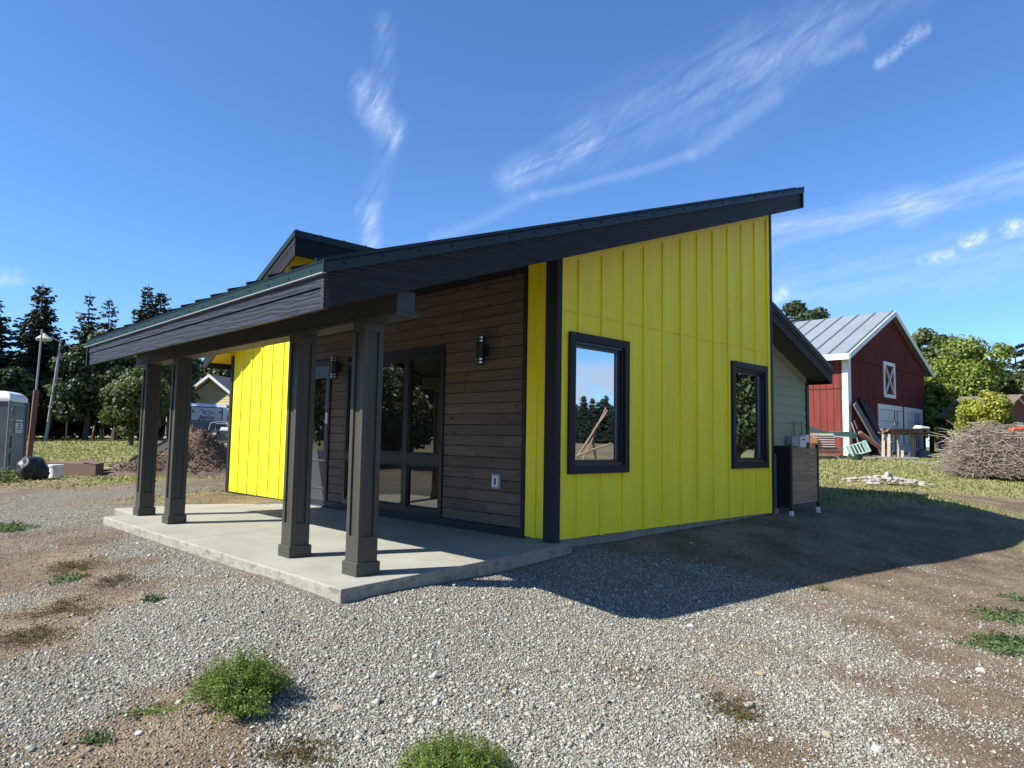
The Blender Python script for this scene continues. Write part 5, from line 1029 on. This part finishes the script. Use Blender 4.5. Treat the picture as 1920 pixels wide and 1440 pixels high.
# --- gravel
def stones(n,seed,name,mat,label,dmin,dmax,sz,kind='gravel'):
    r=np.random.default_rng(seed);d=dmin+(dmax-dmin)*r.uniform(0,1,n)**1.6;a=np.radians(r.uniform(4,89,n));x=-5.57+d*np.cos(a);y=-5.06+d*np.sin(a)
    g,gr=masks(x,y);slab_=(x>-2.95)&(x<.16)&(y>-.62+.149*(x+2.87))&(y<5.45);hs=(x>-.02)&(y>-.02)&(y<8.4)
    k=~slab_&~hs
    if kind=='gravel': k&=(r.uniform(0,1,n)<np.clip((g-.16)*1.35,0.04,1))
    else: k&=(r.uniform(0,1,n)<.6)
    x,y,d=x[k],y[k],d[k];n=len(x);z=ground_z(x,y);s=sz*np.exp(r.normal(0,.38,n));s=np.minimum(s,sz*2.6)
    base=np.array([[1,0,0],[0,1,0],[-1,0,0],[0,-1,0],[0,0,.75],[0,0,-.6],],float)
    V=base[None]*s[:,None,None]*r.uniform(.6,1.25,(n,6,1));V[:,:,:2]+=0
    V+=r.normal(0,.16,(n,6,3))*s[:,None,None]
    th=r.uniform(0,6.28,n);ti=r.normal(0,.5,n);ct,st=np.cos(th),np.sin(th);ci,si=np.cos(ti),np.sin(ti)
    X=V[:,:,0]*ci[:,None]+V[:,:,2]*si[:,None];Zz=-V[:,:,0]*si[:,None]+V[:,:,2]*ci[:,None];Yy=V[:,:,1]
    V=np.stack([X*ct[:,None]-Yy*st[:,None]+x[:,None],X*st[:,None]+Yy*ct[:,None]+y[:,None],Zz+z[:,None]+s[:,None]*.08],-1)
    F=np.array([[0,1,4],[1,2,4],[2,3,4],[3,0,4],[1,0,5],[2,1,5],[3,2,5],[0,3,5]])
    F=(F[None]+6*np.arange(n)[:,None,None]).reshape(-1,3);o=npmesh(name,V.reshape(-1,3),F,mat);tag(o,label,'gravel',kind='stuff')
def stonemat(name,stops):
    m,nt,b=newmat(name);g=nt.nodes.new('ShaderNodeNewGeometry');nt.links.new(ramp(nt,g.outputs['Random Per Island'],stops),b.inputs['Base Color']);b.inputs['Roughness'].default_value=.85;b.inputs['Specular IOR Level'].default_value=.3;return m
gs=stonemat('gravel_stone',[(0,(.14,.135,.105)),(.3,(.235,.225,.185)),(.7,(.335,.325,.27)),(.95,(.45,.44,.37)),(1,(.30,.24,.16))])
ds=stonemat('soil_stone',[(0,(.075,.055,.03)),(.5,(.15,.11,.068)),(.85,(.26,.22,.155)),(1,(.40,.37,.30))])
stones(560000,21,'gravel',gs,'gray crushed stone gravel spread in front of the porch',2.3,14,.0060)
stones(16000,22,'gravel',gs,'coarser gray gravel pieces mixed into the foreground gravel',2.3,9,.0115)
stones(170000,23,'soil_crumbs',ds,'brown soil crumbs and small stones over the bare ground',2.3,16,.006,'soil')
# individual larger stones
tan=pm('tan_stone',(.31,.25,.17),.85,.2,9,bs_=.3);gry=pm('pale_stone',(.42,.41,.38),.8,.2,9,bs_=.3)
for k,(x,y,s,mt,lb) in enumerate(((-3.57,-1.75,.042,tan,'tan stone in the gravel right of the green bush'),(-4.41,-1.37,.030,gry,'pale oval stone left below the green bush'),(-.65,-2.04,.05,gry,'pale stone just outside the tip of the porch roof shadow'),
  (-1.63,-3.02,.055,gry,'largest pale stone in the brown hollow at right'),(-1.67,-3.06,.028,gry,'small pale stone touching the largest stone in the hollow'),(-1.62,-3.46,.05,tan,'tan rounded stone near the bottom right gravel'),
  (-1.59,-3.70,.05,gry,'broken white stone pair near the bottom edge, right of the tan rounded one'),(.27,-3.75,.055,gry,'white flat stone left of the largest weed patch'),(-2.52,-2.19,.03,tan,'small tan stone in the middle of the gravel'),(-3.29,-2.38,.03,tan,'tan stone beside the second green bush'),
  (-3.27,-2.14,.024,gry,'pale round stone above the second green bush'),(-3.51,-.56,.04,tan,'flat tan stone left of the slab corner'),(-.55,-2.2,.035,tan,'tan stone next to the pale stone by the shadow tip'),(-1.08,-2.81,.045,tan,'flat tan stone in the right middle gravel'),
  (-.72,-3.3,.04,gry,'pale flat stone in the right gravel band'),(2.87,-2.96,.03,gry,'small pale stone in the brown soil at right'),(1.26,-2.87,.035,gry,'pale stone in the brown soil left of the weed strip'),(-1.88,-2.74,.03,tan,'flat tan chip in the central gravel'),(-1.75,-2.85,.02,gry,'smallest pale stone at the left of the hollow'),(-1.35,-3.5,.022,gry,'small gray stone right of the tan rounded stone'))):
    s=s*.8;rock('stone',(x,y,GZ(x,y)+s*.12),s,mt,lb,'stone',None,300+k,.6,6)
plank('wood_chip',(-.42,-2.92,GZ(-.42,-2.92)+.012),(-.56,-3.04,GZ(-.56,-3.04)+.012),.03,.012,M['weathered'],'thin pale wood splinter lying on the right gravel',cat='splinter')
plank('wood_chip',(-.83,-3.17,GZ(-.83,-3.17)+.01),(-1.0,-3.3,GZ(-1.0,-3.3)+.01),.014,.01,M['weathered'],'narrow pale stick below the wood splinter',cat='splinter')
# ================================================================ SKY, SUN, CAMERA
sd=Vector((-1,.41,1.03)).normalized();elev=math.asin(sd.z);rot=math.atan2(sd.x,sd.y)
w=bpy.data.worlds.new('World');SC.world=w;w.use_nodes=True;nt=w.node_tree;nt.nodes.clear()
sky=nt.nodes.new('ShaderNodeTexSky');sky.sky_type='NISHITA';sky.sun_disc=False;sky.sun_elevation=elev;sky.sun_rotation=rot;sky.altitude=600;sky.air_density=1.0;sky.dust_density=.25;sky.ozone_density=3.2
tc=nt.nodes.new('ShaderNodeTexCoord');sp=nt.nodes.new('ShaderNodeSeparateXYZ');nt.links.new(tc.outputs['Generated'],sp.inputs[0])
azd=mathn(nt,'MULTIPLY',mathn(nt,'ARCTAN2',sp.outputs[1],sp.outputs[0]),180/math.pi);eld=mathn(nt,'MULTIPLY',mathn(nt,'ARCSINE',sp.outputs[2]),180/math.pi)
cmb=nt.nodes.new('ShaderNodeCombineXYZ');nt.links.new(azd,cmb.inputs[0]);nt.links.new(eld,cmb.inputs[1]);ae=cmb.outputs[0]
def rotn(ang,sx,sy,scale,detail=6,rough=.62,dist=.6):
    mp=nt.nodes.new('ShaderNodeMapping');mp.inputs['Rotation'].default_value=(0,0,R(ang));mp.inputs['Scale'].default_value=(sx,sy,1);nt.links.new(ae,mp.inputs[0]);return noise(nt,mp.outputs[0],scale,detail,rough,dist)
warp=noise(nt,ae,.35,4,.6);warp2=noise(nt,ae,.23,4,.6)
def seg(p,q,width,soft=1.):
    ax,ay=p;bx,by=q;dx,dy=bx-ax,by-ay;L2=dx*dx+dy*dy
    px=mathn(nt,'ADD',mathn(nt,'SUBTRACT',azd,ax),mathn(nt,'MULTIPLY',mathn(nt,'SUBTRACT',warp,.5),min(width,1.2)*1.3));py=mathn(nt,'ADD',mathn(nt,'SUBTRACT',eld,ay),mathn(nt,'MULTIPLY',mathn(nt,'SUBTRACT',warp2,.5),min(width,1.2)*1.3))
    t=mathn(nt,'DIVIDE',mathn(nt,'ADD',mathn(nt,'MULTIPLY',px,dx),mathn(nt,'MULTIPLY',py,dy)),L2,clamp=True)
    ex=mathn(nt,'SUBTRACT',px,mathn(nt,'MULTIPLY',t,dx));ey=mathn(nt,'SUBTRACT',py,mathn(nt,'MULTIPLY',t,dy))
    d=mathn(nt,'SQRT',mathn(nt,'ADD',mathn(nt,'MULTIPLY',ex,ex),mathn(nt,'MULTIPLY',ey,ey)))
    k=mathn(nt,'SUBTRACT',1.,mathn(nt,'DIVIDE',d,width),clamp=True);return mathn(nt,'MULTIPLY',mathn(nt,'MULTIPLY',k,k),mathn(nt,'SUBTRACT',3.,mathn(nt,'MULTIPLY',k,2.)))
def addm(a,b): return mathn(nt,'ADD',a,b)
def sc(a,k): return mathn(nt,'MULTIPLY',a,k)
def fiber(ang,sa,sb,det=8,rough=.62,dist=.35,seed=0.):
    ca,sn=math.cos(R(ang)),math.sin(R(ang))
    u=mathn(nt,'MULTIPLY',mathn(nt,'ADD',mathn(nt,'MULTIPLY',azd,ca),mathn(nt,'MULTIPLY',eld,sn)),sa)
    v=mathn(nt,'MULTIPLY',mathn(nt,'ADD',mathn(nt,'MULTIPLY',azd,-sn),mathn(nt,'MULTIPLY',eld,ca)),sb)
    c=nt.nodes.new('ShaderNodeCombineXYZ');nt.links.new(u,c.inputs[0]);nt.links.new(v,c.inputs[1]);c.inputs[2].default_value=seed
    return noise(nt,c.outputs[0],1.,det,rough,dist)
nA=mathn(nt,'MULTIPLY',ramp(nt,fiber(155,.16,.9),[(.36,.12),(.66,1.)]),ramp(nt,fiber(120,.5,2.6,6,.6,.3,3.),[(.25,.45),(.7,1.)]))
nB=mathn(nt,'MULTIPLY',ramp(nt,fiber(118,.25,1.1,8,.62,.35,5.),[(.34,.1),(.64,1.)]),ramp(nt,fiber(150,.8,3.,6,.6,.3,7.),[(.25,.5),(.7,1.)]))
nC=mathn(nt,'MULTIPLY',ramp(nt,fiber(172,.14,1.1,8,.62,.3,9.),[(.34,.15),(.66,1.)]),ramp(nt,fiber(150,.6,2.4,6,.6,.3,11.),[(.25,.5),(.7,1.)]))
cl=sc(seg((46.2,20.7),(39.9,23.7),2.0),.42)
cl=addm(cl,sc(seg((39.9,23.7),(27,28.2),4.0),.20));cl=addm(cl,sc(seg((30,24.5),(22,29.0),4.4),.13));cl=addm(cl,sc(seg((27,28.2),(15.5,30.8),3.0),.16))
cl=mathn(nt,'MULTIPLY',cl,nA)
c2=sc(seg((58.3,26.4),(56.4,23.8),2.0),.58);c2=addm(c2,sc(seg((57.2,31),(56.8,27),1.4),.16));c2=addm(c2,sc(seg((57.9,17.6),(57.4,15.),1.4),.6));c2=addm(c2,sc(seg((56.2,23),(57.6,18.6),1.2),.14));c2=mathn(nt,'MULTIPLY',c2,nB)
c3=sc(seg((25,15.8),(16,16.9),2.2),.42);c3=addm(c3,sc(seg((16,16.9),(4,18.3),1.9),.5));c3=addm(c3,sc(seg((24,11.8),(8,12.8),3.6),.3));c3=mathn(nt,'MULTIPLY',c3,nC)
c4=sc(seg((52.5,16.0),(44.3,19.4),.8),.10);c4=addm(c4,sc(seg((44.3,19.4),(31.3,22.1),.6),.13));c4=addm(c4,sc(seg((31.3,22.1),(25,25.5),.9),.10))
c5=sc(seg((17.7,26.4),(14.8,27.9),.65),.33);c5=addm(c5,sc(seg((12.6,13.9),(11.8,14.1),.7),.9));c5=addm(c5,sc(seg((10.2,14.3),(8.6,14.5),.8),.8));c5=addm(c5,sc(seg((25.2,11.2),(24.7,11.3),.7),.9));c5=addm(c5,sc(seg((15.2,13.1),(13.5,13.2),.7),.5));c5=addm(c5,sc(seg((22.,27.6),(19.,27.8),.8),.15));c5=addm(c5,sc(seg((82.6,10.1),(81.6,10.2),1.),.4));c5=addm(c5,sc(seg((9.5,5.6),(7,5.2),1.8),1.1))
c5=mathn(nt,'MULTIPLY',c5,ramp(nt,noise(nt,ae,1.3,6,.7,.5),[(.35,.1),(.6,1.)]))
# cumulus bank low in the southern sky (seen mirrored in the gable windows)
cu=ramp(nt,noise(nt,ae,.09,6,.62,.4),[(.38,0.),(.50,1.)])
cu=mathn(nt,'MULTIPLY',cu,mathn(nt,'MULTIPLY',mathn(nt,'SUBTRACT',1.,mathn(nt,'DIVIDE',mathn(nt,'ABSOLUTE',mathn(nt,'SUBTRACT',eld,4.2)),2.6),clamp=True),mathn(nt,'LESS_THAN',azd,-5.)))
cu=mathn(nt,'MINIMUM',sc(cu,2.),1.)
tot=addm(addm(addm(cl,c2),addm(c3,c4)),addm(c5,cu));tot=mathn(nt,'MINIMUM',tot,.9)
skyc=mixc(nt,1.,sky.outputs[0],SKYTINT,'MULTIPLY')
col=mixc(nt,tot,skyc,CLOUDCOL)
bg=nt.nodes.new('ShaderNodeBackground');bg.inputs[1].default_value=SKYSTR;nt.links.new(col,bg.inputs[0]);out=nt.nodes.new('ShaderNodeOutputWorld');nt.links.new(bg.outputs[0],out.inputs[0])
sl=bpy.data.lights.new('sun','SUN');sl.energy=SUNSTR;sl.angle=R(.5);sl.color=(1.,.955,.88);so_=bpy.data.objects.new('sun',sl);COL.objects.link(so_);so_.rotation_euler=(-sd).to_track_quat('-Z','Y').to_euler();so_.location=(-20,10,30)
cam=bpy.data.cameras.new('camera');co=bpy.data.objects.new('camera',cam);COL.objects.link(co);SC.camera=co
cam.sensor_fit='HORIZONTAL';cam.sensor_width=36;cam.lens=1319.96/1920*36;cam.clip_start=.05;cam.clip_end=2000
yaw,pit,rol=R(44.159),R(4.524),R(.967)
f=Vector((math.sin(yaw)*math.cos(pit),math.cos(yaw)*math.cos(pit),math.sin(pit)));r_=Vector((math.cos(yaw),-math.sin(yaw),0));u_=r_.cross(f)
r2=math.cos(rol)*r_+math.sin(rol)*u_;u2=-math.sin(rol)*r_+math.cos(rol)*u_
mw=Matrix((r2,u2,-f)).transposed().to_4x4();mw.translation=(-5.571,-5.060,1.080);co.matrix_world=mw
SC.view_settings.view_transform='Standard';SC.view_settings.look='None';SC.view_settings.exposure=EXPO;SC.view_settings.gamma=1
SC.cycles.max_bounces=6;SC.cycles.diffuse_bounces=3;SC.cycles.glossy_bounces=3;SC.cycles.transmission_bounces=3;SC.cycles.use_denoising=True
